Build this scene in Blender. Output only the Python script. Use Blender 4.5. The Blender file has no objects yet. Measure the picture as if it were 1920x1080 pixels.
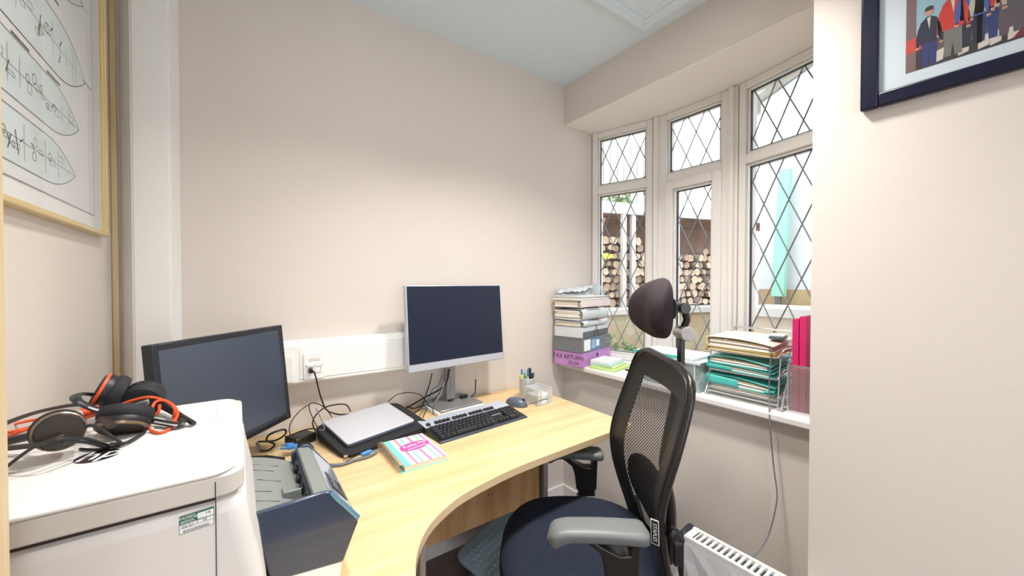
import bpy, math, random
from mathutils import Vector, Matrix, Quaternion
R = math.radians
random.seed(7)
scene = bpy.context.scene
COL = scene.collection

# ---------------------------------------------------------------- mesh building
class G:
    """collects faces for ONE mesh; every face carries a material slot"""
    def __init__(s): s.v = []; s.f = []; s.m = []; s.uv = None
    def add(s, vs, fs, m=0):
        b = len(s.v); s.v += [tuple(x) for x in vs]
        s.f += [tuple(b + i for i in f) for f in fs]; s.m += [m] * len(fs)
        return s
    def box(s, x0, x1, y0, y1, z0, z1, m=0):
        vs = [(x0,y0,z0),(x1,y0,z0),(x1,y1,z0),(x0,y1,z0),(x0,y0,z1),(x1,y0,z1),(x1,y1,z1),(x0,y1,z1)]
        return s.add(vs, [(3,2,1,0),(4,5,6,7),(0,1,5,4),(1,2,6,5),(2,3,7,6),(3,0,4,7)], m)
    def cbox(s, c, sx, sy, sz, rot=None, m=0):
        g = G().box(-sx/2, sx/2, -sy/2, sy/2, -sz/2, sz/2)
        M = Matrix.Translation(c) @ (rot.to_4x4() if rot is not None else Matrix.Identity(4))
        return s.add([M @ Vector(v) for v in g.v], g.f, m)
    def ring(s, x0, x1, z0, z1, w, y0, y1, m=0):
        s.box(x0, x0+w, y0, y1, z0, z1, m); s.box(x1-w, x1, y0, y1, z0, z1, m)
        s.box(x0+w, x1-w, y0, y1, z0, z0+w, m); s.box(x0+w, x1-w, y0, y1, z1-w, z1, m)
        return s
    def prism(s, pts, a, b, axis='Z', m=0):
        """polygon pts extruded from a to b; axis Z: (x,y), axis Y: (x,z), axis X: (y,z)"""
        def P(p, t): return {'Z': (p[0], p[1], t), 'Y': (p[0], t, p[1]), 'X': (t, p[0], p[1])}[axis]
        n = len(pts)
        area = sum(pts[i][0]*pts[(i+1) % n][1] - pts[(i+1) % n][0]*pts[i][1] for i in range(n))
        if area < 0: pts = pts[::-1]
        vs = [P(p, a) for p in pts] + [P(p, b) for p in pts]
        flip = (axis == 'Y')
        fs = [tuple(range(n))[::-1], tuple(range(n, 2*n))] + [(i, (i+1) % n, n+(i+1) % n, n+i) for i in range(n)]
        if (flip and b > a) or (not flip and b < a): fs = [f[::-1] for f in fs]
        return s.add(vs, fs, m)
    def tube(s, pts, r, n=8, closed=False, m=0, flat=1.0, cap=True):
        pts = [Vector(p) for p in pts]; k = len(pts)
        rs = r if isinstance(r, (list, tuple)) else [r]*k
        base = len(s.v); up = None
        for i, p in enumerate(pts):
            if closed: t = pts[(i+1) % k] - pts[i-1]
            else: t = pts[min(i+1, k-1)] - pts[max(i-1, 0)]
            if t.length < 1e-9: t = Vector((0,0,1))
            t.normalize()
            if up is None:
                up = t.orthogonal().normalized()
                if abs(t.z) < .95: up = (Vector((0,0,1)) - t*t.z).normalized()
            else:
                up = up - t*up.dot(t)
                up = up.normalized() if up.length > 1e-6 else t.orthogonal().normalized()
            w = t.cross(up)
            for j in range(n):
                a = 2*math.pi*j/n
                s.v.append(tuple(p + rs[i]*(math.cos(a)*w + flat*math.sin(a)*up)))
        for i in range(k if closed else k-1):
            for j in range(n):
                a = base+i*n+j; b = base+i*n+(j+1) % n
                c = base+((i+1) % k)*n+(j+1) % n; d = base+((i+1) % k)*n+j
                s.f.append((a, b, c, d)); s.m.append(m)
        if cap and not closed:
            s.f.append(tuple(base+j for j in range(n))[::-1]); s.m.append(m)
            s.f.append(tuple(base+(k-1)*n+j for j in range(n))); s.m.append(m)
        return s
    def lathe(s, prof, c=(0,0,0), nrm=(0,0,1), n=28, m=0, sx=1.0, sy=1.0, spin=0):
        q = Vector(nrm).to_track_quat('Z', 'Y'); base = len(s.v); k = len(prof); c = Vector(c)
        for (r, h) in prof:
            for j in range(n):
                a = 2*math.pi*j/n + spin
                s.v.append(tuple(c + q @ Vector((max(r, 1e-5)*math.cos(a)*sx, max(r, 1e-5)*math.sin(a)*sy, h))))
        for i in range(k-1):
            for j in range(n):
                s.f.append((base+i*n+j, base+i*n+(j+1) % n, base+(i+1)*n+(j+1) % n, base+(i+1)*n+j)); s.m.append(m)
        s.f.append(tuple(base+j for j in range(n))[::-1]); s.m.append(m)
        s.f.append(tuple(base+(k-1)*n+j for j in range(n))); s.m.append(m)
        return s
    def grid(s, fn, nu, nv, m=0, uv=False):
        base = len(s.v); U = []
        for j in range(nv+1):
            for i in range(nu+1):
                s.v.append(tuple(fn(i/nu, j/nv))); U.append((i/nu, j/nv))
        for j in range(nv):
            for i in range(nu):
                a = base+j*(nu+1)+i
                s.f.append((a, a+1, a+nu+2, a+nu+1)); s.m.append(m)
        if uv: s.uv = U
        return s
    def ball(s, c, rx, ry, rz, m=0, n=20, k=12, rot=None, power=1.0):
        def sg(x): return math.copysign(abs(x)**power, x)
        base = len(s.v)
        for i in range(k+1):
            t = math.pi*i/k
            for j in range(n):
                a = 2*math.pi*j/n
                v = Vector((rx*sg(math.sin(t)*math.cos(a)), ry*sg(math.sin(t)*math.sin(a)), rz*sg(math.cos(t))))
                if rot is not None: v = rot @ v
                s.v.append(tuple(Vector(c)+v))
        for i in range(k):
            for j in range(n):
                s.f.append((base+i*n+j, base+(i+1)*n+j, base+(i+1)*n+(j+1) % n, base+i*n+(j+1) % n)); s.m.append(m)
        return s

def catmull(pts, sub=8, closed=False):
    P = [Vector(p) for p in pts]; n = len(P); out = []
    for i in range(n if closed else n-1):
        if closed: p0, p1, p2, p3 = P[i-1], P[i], P[(i+1) % n], P[(i+2) % n]
        else: p0, p1, p2, p3 = P[max(i-1, 0)], P[i], P[i+1], P[min(i+2, n-1)]
        for j in range(sub):
            t = j/sub
            out.append(.5*((2*p1)+(-p0+p2)*t+(2*p0-5*p1+4*p2-p3)*t*t+(-p0+3*p1-3*p2+p3)*t**3))
    if not closed: out.append(P[-1])
    return out

def obj(name, g, mats, parent=None, loc=None, rz=0.0, bevel=0, seg=2, angle=40, world=False, solid=0):
    """one mesh object. world=True: g is in room coordinates, shifted under its thing"""
    me = bpy.data.meshes.new(name)
    vs = g.v
    if world and parent is not None:
        off = world_loc(parent); vs = [(v[0]-off[0], v[1]-off[1], v[2]-off[2]) for v in vs]
    if parent is None and loc is None:
        # origin to the bottom centre
        xs = [v[0] for v in vs]; ys = [v[1] for v in vs]; zs = [v[2] for v in vs]
        loc = ((min(xs)+max(xs))/2, (min(ys)+max(ys))/2, min(zs))
        vs = [(v[0]-loc[0], v[1]-loc[1], v[2]-loc[2]) for v in vs]
    me.from_pydata([tuple(v) for v in vs], [], g.f)
    if not isinstance(mats, (list, tuple)): mats = [mats]
    for m in mats: me.materials.append(m)
    me.polygons.foreach_set('material_index', g.m)
    me.polygons.foreach_set('use_smooth', [True]*len(g.f))
    if g.uv:
        ul = me.uv_layers.new(name='UVMap')
        for lp in me.loops: ul.data[lp.index].uv = g.uv[lp.vertex_index]
    me.validate(); me.update()
    try: me.set_sharp_from_angle(angle=R(angle))
    except Exception: pass
    o = bpy.data.objects.new(name, me); COL.objects.link(o)
    if parent is not None: o.parent = parent
    if loc is not None: o.location = loc
    o.rotation_euler = (0, 0, rz)
    if bevel:
        b = o.modifiers.new('Bevel', 'BEVEL'); b.width = bevel; b.segments = seg; b.limit_method = 'ANGLE'; b.angle_limit = R(35)
        b.harden_normals = False
    if solid:
        b = o.modifiers.new('Solidify', 'SOLIDIFY'); b.thickness = solid; b.offset = 0
    return o
def world_loc(o):
    x = Vector((0,0,0))
    while o is not None:
        x += Vector(o.location); o = o.parent
    return x
def thing(name, label, cat, loc=(0,0,0), rz=0.0, group=None, rx=0.0, ry=0.0):
    o = bpy.data.objects.new(name, None); COL.objects.link(o); o.empty_display_size = .05
    o.location = loc; o.rotation_euler = (rx, ry, rz); o['label'] = label; o['category'] = cat
    if group: o['group'] = group
    return o
def tag(o, label, cat, group=None):
    o['label'] = label; o['category'] = cat
    if group: o['group'] = group
    return o
def struct(o, label=None):
    o['kind'] = 'structure'
    if label: o['label'] = label
    return o
def copy_tree(o, parent=None):
    c = o.copy(); COL.objects.link(c)
    if parent is not None: c.parent = parent
    for ch in list(o.children): copy_tree(ch, c)
    return c
_dg = None
def text_g(s, size, ext=.0004, shear=0.0, align='CENTER'):
    cu = bpy.data.curves.new('lettering', 'FONT'); cu.body = s; cu.size = size; cu.extrude = ext; cu.shear = shear
    cu.align_x = align; cu.align_y = 'CENTER'; cu.resolution_u = 2
    t = bpy.data.objects.new('lettering', cu); COL.objects.link(t)
    dg = bpy.context.evaluated_depsgraph_get(); dg.update()
    me = bpy.data.meshes.new_from_object(t.evaluated_get(dg))
    g = G(); g.add([tuple(v.co) for v in me.vertices], [tuple(p.vertices) for p in me.polygons])
    bpy.data.objects.remove(t); bpy.data.curves.remove(cu); bpy.data.meshes.remove(me)
    return g
def xf(g, M):
    g.v = [tuple(M @ Vector(v)) for v in g.v]; return g
def frame_mat(o, ex, ez):
    """matrix with local x -> ex, local y -> ez (writing up), local z -> ex x ez"""
    ex = Vector(ex).normalized(); ez = Vector(ez); ez = (ez-ex*ez.dot(ex)).normalized(); n = ex.cross(ez)
    return Matrix(((ex.x, ez.x, n.x, o[0]), (ex.y, ez.y, n.y, o[1]), (ex.z, ez.z, n.z, o[2]), (0,0,0,1)))

def tiny_lines(o, ex, ez, w, h, rows, seed=1):
    """rows of illegibly small print as short dashes"""
    rr = random.Random(seed); g = G(); Mx = frame_mat(o, ex, ez)
    for r_ in range(rows):
        x = -w/2; y = h/2-h*(r_+.5)/rows
        while x < w/2:
            l = rr.uniform(.04, .12)*w; g.box(x, min(x+l, w/2), y-h/rows*.22, y+h/rows*.22, 0, .0003); x += l+.03*w
    return xf(g, Mx)
# ---------------------------------------------------------------- materials
def lin(c):
    return tuple(((x/255)/12.92 if x/255 <= .04045 else ((x/255+.055)/1.055)**2.4) for x in c) + (1,)
def mat(name, rgb, rough=.5, metal=0, spec=.5, bump=0, bscale=60, var=0, vscale=8, emit=None, coat=0, alpha=1, trans=0, ior=None):
    m = bpy.data.materials.new(name); m.use_nodes = True; nt = m.node_tree; n = nt.nodes; L = nt.links
    b = n['Principled BSDF']; c = lin(rgb)
    b.inputs['Base Color'].default_value = c; b.inputs['Roughness'].default_value = rough
    b.inputs['Metallic'].default_value = metal; b.inputs['Specular IOR Level'].default_value = spec
    b.inputs['Coat Weight'].default_value = coat; b.inputs['Alpha'].default_value = alpha
    if ior: b.inputs['IOR'].default_value = ior
    if trans: b.inputs['Transmission Weight'].default_value = trans
    tc = n.new('ShaderNodeTexCoord')
    if var:
        t = n.new('ShaderNodeTexNoise'); t.inputs['Scale'].default_value = vscale; t.inputs['Detail'].default_value = 4
        L.new(tc.outputs['Object'], t.inputs['Vector'])
        r = n.new('ShaderNodeValToRGB'); r.color_ramp.elements[0].position = .3; r.color_ramp.elements[1].position = .7
        r.color_ramp.elements[0].color = tuple(x*(1-var) for x in c[:3])+(1,)
        r.color_ramp.elements[1].color = tuple(min(1, x*(1+var)) for x in c[:3])+(1,)
        L.new(t.outputs['Fac'], r.inputs['Fac']); L.new(r.outputs['Color'], b.inputs['Base Color'])
    if bump:
        t = n.new('ShaderNodeTexNoise'); t.inputs['Scale'].default_value = bscale; t.inputs['Detail'].default_value = 5
        L.new(tc.outputs['Object'], t.inputs['Vector'])
        bp = n.new('ShaderNodeBump'); bp.inputs['Strength'].default_value = bump; bp.inputs['Distance'].default_value = .002
        L.new(t.outputs['Fac'], bp.inputs['Height']); L.new(bp.outputs['Normal'], b.inputs['Normal'])
    if emit:
        b.inputs['Emission Color'].default_value = c; b.inputs['Emission Strength'].default_value = emit
    return m
def wood(name, c1, c2, axis='X', scale=1.0, rough=.35):
    m = bpy.data.materials.new(name); m.use_nodes = True; nt = m.node_tree; n = nt.nodes; L = nt.links
    b = n['Principled BSDF']; b.inputs['Roughness'].default_value = rough
    tc = n.new('ShaderNodeTexCoord'); mp = n.new('ShaderNodeMapping')
    s = [16*scale]*3; s['XYZ'.index(axis)] = 1.1*scale; mp.inputs['Scale'].default_value = s
    L.new(tc.outputs['Object'], mp.inputs['Vector'])
    t = n.new('ShaderNodeTexNoise'); t.inputs['Scale'].default_value = 1.6; t.inputs['Detail'].default_value = 7; t.inputs['Distortion'].default_value = .4
    L.new(mp.outputs['Vector'], t.inputs['Vector'])
    mp2 = n.new('ShaderNodeMapping'); s2 = [160*scale]*3; s2['XYZ'.index(axis)] = 5*scale; mp2.inputs['Scale'].default_value = s2
    L.new(tc.outputs['Object'], mp2.inputs['Vector'])
    t2 = n.new('ShaderNodeTexNoise'); t2.inputs['Scale'].default_value = 2; t2.inputs['Detail'].default_value = 3
    L.new(mp2.outputs['Vector'], t2.inputs['Vector'])
    ad = n.new('ShaderNodeMath'); ad.operation = 'MULTIPLY_ADD'; ad.inputs[1].default_value = .3; L.new(t2.outputs['Fac'], ad.inputs[0]); L.new(t.outputs['Fac'], ad.inputs[2])
    r = n.new('ShaderNodeValToRGB'); r.color_ramp.elements[0].position = .48; r.color_ramp.elements[1].position = .82
    r.color_ramp.elements[0].color = lin(c2); r.color_ramp.elements[1].color = lin(c1)
    L.new(ad.outputs[0], r.inputs['Fac']); L.new(r.outputs['Color'], b.inputs['Base Color'])
    bp = n.new('ShaderNodeBump'); bp.inputs['Strength'].default_value = .08; bp.inputs['Distance'].default_value = .001
    L.new(t2.outputs['Fac'], bp.inputs['Height']); L.new(bp.outputs['Normal'], b.inputs['Normal'])
    return m
def glassy(name, tint=(255,255,255), gloss=.08, rough=.02, opaque=0.0, body=(240,245,248)):
    """thin sheet: mostly see-through, some mirror, optionally milky"""
    m = bpy.data.materials.new(name); m.use_nodes = True; nt = m.node_tree; n = nt.nodes; L = nt.links
    n.remove(n['Principled BSDF']); out = n['Material Output']
    tr = n.new('ShaderNodeBsdfTransparent'); tr.inputs['Color'].default_value = lin(tint)
    gl = n.new('ShaderNodeBsdfGlossy'); gl.inputs['Roughness'].default_value = rough
    mx = n.new('ShaderNodeMixShader'); fr = n.new('ShaderNodeLayerWeight'); fr.inputs['Blend'].default_value = .5
    pw = n.new('ShaderNodeMath'); pw.operation = 'POWER'; pw.inputs[1].default_value = 5; L.new(fr.outputs['Facing'], pw.inputs[0])
    mu = n.new('ShaderNodeMath'); mu.operation = 'MULTIPLY_ADD'; mu.inputs[1].default_value = .5; mu.inputs[2].default_value = .02+gloss*.2
    L.new(pw.outputs[0], mu.inputs[0]); L.new(mu.outputs[0], mx.inputs['Fac'])
    L.new(tr.outputs[0], mx.inputs[1]); L.new(gl.outputs[0], mx.inputs[2]); last = mx
    if opaque:
        df = n.new('ShaderNodeBsdfDiffuse'); df.inputs['Color'].default_value = lin(body)
        m2 = n.new('ShaderNodeMixShader'); m2.inputs['Fac'].default_value = opaque
        L.new(mx.outputs[0], m2.inputs[1]); L.new(df.outputs[0], m2.inputs[2]); last = m2
    L.new(last.outputs[0], out.inputs['Surface'])
    return m
def net(name, rgb, nu, nv, hole=.5, lo=(0,1,0,1), coord='UV', rough=.6):
    """woven net: round holes laid out in staggered rows, solid outside the window lo"""
    m = bpy.data.materials.new(name); m.use_nodes = True; nt = m.node_tree; n = nt.nodes; L = nt.links
    b = n['Principled BSDF']; out = n['Material Output']; b.inputs['Base Color'].default_value = lin(rgb); b.inputs['Roughness'].default_value = rough
    tc = n.new('ShaderNodeTexCoord'); sp = n.new('ShaderNodeSeparateXYZ'); L.new(tc.outputs[coord], sp.inputs[0])
    def M(op, a, b_=None, c=None):
        k = n.new('ShaderNodeMath'); k.operation = op
        for i, x in enumerate((a, b_, c)):
            if x is None: continue
            if isinstance(x, (int, float)): k.inputs[i].default_value = x
            else: L.new(x, k.inputs[i])
        return k.outputs[0]
    ax = (0, 1) if coord == 'UV' else (1, 2)
    u = sp.outputs[ax[0]]; v = sp.outputs[ax[1]]
    p = M('SINE', M('MULTIPLY', M('ADD', M('MULTIPLY', u, nu), M('MULTIPLY', v, nv)), math.pi))
    q = M('SINE', M('MULTIPLY', M('SUBTRACT', M('MULTIPLY', u, nu), M('MULTIPLY', v, nv)), math.pi))
    h = M('GREATER_THAN', M('ABSOLUTE', M('MULTIPLY', p, q)), hole)
    if lo is not None:
        w = M('MULTIPLY', M('MULTIPLY', M('GREATER_THAN', u, lo[0]), M('LESS_THAN', u, lo[1])), M('MULTIPLY', M('GREATER_THAN', v, lo[2]), M('LESS_THAN', v, lo[3])))
        h = M('MULTIPLY', h, w)
    tr = n.new('ShaderNodeBsdfTransparent'); mx = n.new('ShaderNodeMixShader')
    L.new(h, mx.inputs['Fac']); L.new(b.outputs[0], mx.inputs[1]); L.new(tr.outputs[0], mx.inputs[2]); L.new(mx.outputs[0], out.inputs['Surface'])
    return m

M = {}
M['wall'] = mat('wall_paint', (222,214,207), .9, spec=.2, bump=.12, bscale=220)
M['wall_r'] = M['wall']
M['ceil'] = mat('ceiling_paint', (222,234,242), .9, spec=.2, bump=.05, bscale=150)
M['soffit'] = mat('soffit_paint', (240,236,232), .9, spec=.2)
M['white'] = mat('white_gloss_paint', (240,238,236), .35, bump=.03, bscale=20)
M['upvc'] = mat('white_upvc', (238,236,234), .3)
M['gasket'] = mat('window_gasket', (40,52,70), .5)
M['lead'] = mat('lead_strip', (128,136,140), .5, metal=0)
M['glass'] = glassy('window_glass')
M['plastic_w'] = mat('white_plastic', (243,243,241), .4)
M['printer_w'] = mat('printer_white_plastic', (226,226,223), .42)
M['printer_side'] = mat('printer_side_plastic', (222,219,217), .45)
M['seam'] = mat('dark_seam', (40,32,32), .8)
M['seam2'] = mat('grey_seam', (170,172,170), .8)
M['desk'] = wood('oak_desk_laminate', (228,202,156), (212,181,132), 'X', 1.0, .38)
M['desk_edge'] = mat('desk_edge_band', (226,200,158), .45)
M['panel'] = wood('modesty_panel_wood', (228,190,142), (204,160,110), 'Z', 1.0, .45)
M['lining'] = wood('door_lining_wood', (222,202,164), (204,178,134), 'Z', .8, .5)
M['metal_grey'] = mat('grey_metal', (158,160,164), .35, metal=.6)
M['silver'] = mat('silver_plastic', (192,197,208), .35, metal=.25)
M['alu'] = mat('aluminium', (206,206,214), .42, metal=.25)
M['screen'] = mat('matt_screen', (22,32,54), .36, spec=.5)
M['screen_l'] = mat('matt_screen_left_glare', (32,50,76), .3, spec=1.0, ior=1.7)  # bluish glare of the left screen is put into its base colour
M['black'] = mat('black_plastic', (26,27,31), .42)
M['bezel'] = mat('black_bezel', (34,38,46), .32)
M['black_soft'] = mat('black_neoprene', (31,32,36), .75, bump=.15, bscale=300)
M['black_fab'] = mat('black_fabric', (26,30,40), .95, bump=.5, bscale=400, spec=.2)
M['black_gloss'] = mat('gloss_black_plastic', (34,31,30), .28)
M['cable'] = mat('black_cable', (28,28,30), .5)
M['cable_g'] = mat('grey_cable', (110,118,126), .5)
M['blue_plug'] = mat('blue_plug', (72,150,222), .4)
M['keys'] = mat('key_plastic', (50,52,57), .45)
M['orange'] = mat('orange_rubber', (226,84,36), .5)
M['brown'] = mat('dark_brown_plastic', (44,34,26), .5)
M['bronze'] = mat('bronze_rim', (135,112,90), .3, metal=.5)
M['chrome'] = mat('chrome_wire', (222,222,224), .25, metal=.9)
M['seat'] = mat('seat_fabric', (36,42,56), .95, spec=.2, bump=.6, bscale=500, var=.15, vscale=200)
M['arm'] = mat('arm_pad_grey', (104,108,108), .45, spec=.5)
M['slider'] = mat('slider_beige', (182,178,172), .4, metal=.2)
M['foot'] = mat('footrest_plastic', (124,146,160), .45)
M['carpet'] = mat('carpet', (122,108,104), 1, spec=.1, bump=.8, bscale=350, var=.15, vscale=90)
M['paper'] = mat('paper', (238,240,242), .8)
M['paper2'] = mat('cream_paper', (226,208,172), .8)
M['purple'] = mat('purple_card', (196,142,206), .55)
M['darkgrey'] = mat('grey_card', (118,121,126), .6)
M['ink'] = mat('black_ink', (48,34,52), .7)
M['teal'] = mat('teal_card', (78,194,186), .5, var=.12, vscale=20)
M['pink'] = mat('pink_card', (214,40,112), .5)
M['clear'] = glassy('clear_plastic', (240,248,248), .2, .1, .22, (225,238,240))
M['clear2'] = glassy('milky_plastic', (240,245,248), .3, .2, .72, (232,238,242))
M['lamp'] = mat('lamp_diffuser', (255,246,236), .5, emit=20)
# ---------------------------------------------------------------- room shell
ZC = 2.46; ZS = 2.234; XB = 1.586; YA = 1.70
def wbox(name, *b, m='wall', label=None): return struct(obj(name, G().box(*b), M[m]), label)
wbox('floor', -1.7, 1.70, -2.3, 1.75, -.05, 0, m='carpet')
wbox('ceiling', -1.7, 2.3, -2.3, 1.85, ZC, ZC+.08, m='ceil')
wbox('wall_back', -.42, 1.87, YA, YA+.12, 0, ZC)
wbox('wall_left', -.44, -.315, .52, YA, 0, ZC)
wbox('wall_partition', -1.7, -.19, .42, .52, 0, ZC)
struct(obj('door_1', G().box(-.19, -.1615, .42, .52, 0, ZC).box(-.175, -.163, .40, .42, 0, 2.05), M['lining'], bevel=.001))
wbox('wall_far_left', -1.8, -1.7, -2.3, .52, 0, ZC)
struct(obj('wall_behind', G().box(-1.7, -1.45, -2.42, -2.3, 0, ZC).box(1.2, 1.40, -2.42, -2.3, 0, ZC).box(-1.45, 1.2, -2.42, -2.3, 0, .55).box(-1.45, 1.2, -2.42, -2.3, 1.95, ZC), M['wall']))
w4 = bpy.data.objects.new('window_4', None); COL.objects.link(w4); w4.location = (-.125, -2.36, .55); struct(w4, 'unseen wide window added behind the camera for daylight fill')  # unseen window and wall opening, added for daylight fill from behind
obj('window_frame', G().ring(-1.45, 1.2, .55, 1.95, .05, -2.40, -2.34).box(-.15, -.10, -2.40, -2.34, .60, 1.90), M['upvc'], w4, world=True)
obj('pane', G().box(-1.40, 1.15, -2.372, -2.368, .60, 1.90), M['glass'], w4, world=True)
wbox('wall_pier', 1.40, 2.15, -2.3, .425, 0, ZC)
wbox('wall_right', XB, 1.70, .425, YA, 0, .808)
g = G().prism([(XB, YA), (1.95, YA), (2.02, 1.36), (2.02, .86), (1.93, .425), (XB, .425)], ZS, ZC)
struct(obj('wall_beam', g, M['wall']))
g = G().prism([(XB+.002, YA-.001), (1.84, YA-.001), (1.957, 1.32), (1.957, .89), (1.86, .426), (XB+.002, .426)], ZS-.004, ZS-.0005)
struct(obj('trim_1', g, M['soffit']))
# sill board
g = G().prism([(1.545, YA-.001), (1.843, YA-.001), (1.96, 1.32), (1.96, .89), (1.86, .426), (1.545, .426)], .808, .835)
struct(obj('trim_2', g, M['white'], bevel=.006, seg=3), 'white gloss painted window sill board')
g = G().prism([(XB+.114, YA-.001), (1.90, YA), (2.0, 1.32), (2.0, .89), (1.9, .426), (XB+.114, .426)], 0, .806)
struct(obj('wall_bay', g, M['wall']))
# baseboards
struct(obj('baseboard_back', G().box(-.30, XB, YA-.016, YA, 0, .10), M['white'], bevel=.004))
struct(obj('baseboard_right', G().box(XB-.016, XB, .426, YA-.016, 0, .10), M['white'], bevel=.004))
# boxed pipe casing in the corner
t = thing('cable_trunking', 'tall vertical white trunking in the corner to the right of the ship plan', 'trunking', (-.22, YA, 0))
obj('trunking_body', G().prism([(-.296, YA-.0005), (-.262, 1.640), (-.171, 1.640), (-.151, YA-.0005)], 0.0, ZC-.001), M['plastic_w'], t, world=True, bevel=.002)
obj('snap_cover', G().box(-.257, -.176, 1.6375, 1.6405, 0.0, ZC-.001), M['plastic_w'], t, world=True, bevel=.001)
struct(obj('trim_4', G().box(-.3148, -.300, 1.684, 1.6995, 0, ZC), M['lining'], bevel=.003))
# ceiling hatch
h = G()
x0, x1, y0, y1 = .86, 1.515, .45, 1.105
h.ring(0, 0, 0, 0, 0, 0, 0) if False else None
def hring(g, x0, x1, y0, y1, w, z0, z1, m=0):
    g.box(x0, x0+w, y0, y1, z0, z1, m); g.box(x1-w, x1, y0, y1, z0, z1, m); g.box(x0+w, x1-w, y0, y0+w, z0, z1, m); g.box(x0+w, x1-w, y1-w, y1, z0, z1, m)
hring(h, x0-.02, x1+.02, y0-.02, y1+.02, .03, ZC-.004, ZC)
hring(h, x0, x1, y0, y1, .05, ZC-.014, ZC-.004); hring(h, x0+.008, x1-.008, y0+.008, y1-.008, .02, ZC-.020, ZC-.012)
hatch = struct(obj('trim_5', h, M['ceil'], bevel=.003), 'white loft hatch surround on the ceiling')
g = G().box(x0+.05, x1-.05, y0+.05, y1-.05, ZC-.006, ZC-.001)
hring(g, x0+.075, x1-.075, y0+.075, y1-.075, .006, ZC-.009, ZC-.005)
hring(g, x0+.12, x1-.12, y0+.12, y1-.12, .01, ZC-.010, ZC-.005)
obj('hatch_panel', g, M['ceil'], hatch, world=True, bevel=.001)

# ---------------------------------------------------------------- bay windows
P = [Vector((1.83, 1.70)), Vector((1.947, 1.313)), Vector((1.947, .896)), Vector((1.85, .500))]
ZT1, ZG1 = 2.200, 1.910   # upper pane top, bottom
def leading(g, x0, x1, z0, z1, ox, y, w=.108, h=.224, oz=0.0, t=.0046):
    """diamond lattice clipped to the pane"""
    k = h/w
    for sgn in (1, -1):
        for i in range(-14, 20):
            # z = oz + sgn*k*(x-ox) + i*h
            f = lambda x: oz + sgn*k*(x-ox) + i*h
            pts = []
            xa, xb = x0, x1
            za, zb = f(xa), f(xb)
            inv = lambda z: ox + (z-oz-i*h)/(sgn*k)
            cand = []
            if z0 <= za <= z1: cand.append((xa, za))
            if z0 <= zb <= z1: cand.append((xb, zb))
            for z in (z0, z1):
                x = inv(z)
                if xa < x < xb: cand.append((x, z))
            if len(cand) >= 2:
                a, b = cand[0], cand[-1]
                if math.hypot(a[0]-b[0], a[1]-b[1]) > .01:
                    g.tube([(a[0], y, a[1]), (b[0], y, b[1])], t, 6, flat=.5)
def win(idx, P0, P1, middle, ox, label):
    L = (P1-P0).length; a = math.atan2(P1.y-P0.y, P1.x-P0.x)
    w = bpy.data.objects.new('window_%d' % idx, None); COL.objects.link(w); w.location = (P0.x, P0.y, .835); w.rotation_euler = (0, 0, a)
    struct(w, label)
    xa, xb = (.004, L-.026) if idx == 1 else ((.026, L-.026) if idx == 2 else (.026, L-.004))
    Z = .835; T = ZS-Z-.004
    g = G()
    FW = .034
    g.ring(xa, xb, 0, T, FW, -.012, .06)
    g.box(xa+FW, xb-FW, -.012, .06, 1.833+.016-Z, 1.91-.016-Z)
    obj('window_frame', g, M['upvc'], w, bevel=.004)
    panes = [(xa+FW, xb-FW, 1.894-Z, T-FW)]
    if not middle: panes.append((xa+FW, xb-FW, FW, 1.849-Z))
    b = G()
    for (p0, p1, q0, q1) in panes: b.ring(p0, p1, q0, q1, .013, .002, .05)
    obj('glazing_bead', b, M['upvc'], w, bevel=.004)
    sashes = list(panes)
    if middle:
        s0, s1, t0, t1 = xa+FW-.004, xb-FW+.004, FW-.004, 1.853-Z
        s = G().ring(s0, s1, t0, t1, .045, -.022, .045)
        s.ring(s0+.045, s1-.045, t0+.045, t1-.045, .012, -.008, .04)
        sash = obj('casement_sash', s, M['upvc'], w, bevel=.004)
        hd = G().tube([(s0+.022, -.024, .45), (s0+.022, -.05, .45), (s0+.022, -.052, .34)], .007, 8)
        obj('window_handle', hd, M['upvc'], sash)
        panes.append((s0+.045, s1-.045, t0+.045, t1-.045))
    for n_, (p0, p1, q0, q1) in enumerate(panes):
        p0 += .013; p1 -= .013; q0 += .013; q1 -= .013
        pane = obj('pane', G().box(p0-.004, p1+.004, .018, .022, q0-.004, q1+.004), M['glass'], w)
        obj('gasket', G().ring(p0-.001, p1+.001, q0-.001, q1+.001, .0045, .006, .017), M['gasket'], pane)
        ld = G(); leading(ld, p0, p1, q0, q1, ox[n_][0], .0145, oz=ox[n_][1])
        obj('lead_lattice', ld, M['lead'], pane)
    return w
win(1, P[0], P[1], False, ((.081,1.249),(.080,.812)), 'left window of the leaded bay, in the room corner')
win(2, P[1], P[2], True, ((.215,1.252),(.225,.804)), 'middle window of the leaded bay, with the opening casement')
win(3, P[2], P[3], False, ((.134,1.241),(.133,.817)), 'right window of the leaded bay, beside the pier')
for k in (1, 2):
    p = P[k]; a = (-1 if k == 1 else 1)*R(8.3)
    ang = R(8.3) if k == 1 else -R(8.3)
    rot = Matrix.Rotation(ang, 3, 'Z')
    g = G().cbox((p.x+.022, p.y, (ZS+.835)/2-.002), .080, .050, ZS-.835-.004, rot)
    g.cbox((p.x+.004, p.y, (ZS+.835)/2-.002), .080, .022, ZS-.835-.006, rot)
    struct(obj('trim_%d' % (5+k), g, M['upvc'], bevel=.004), 'white post between the bay windows')
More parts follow.
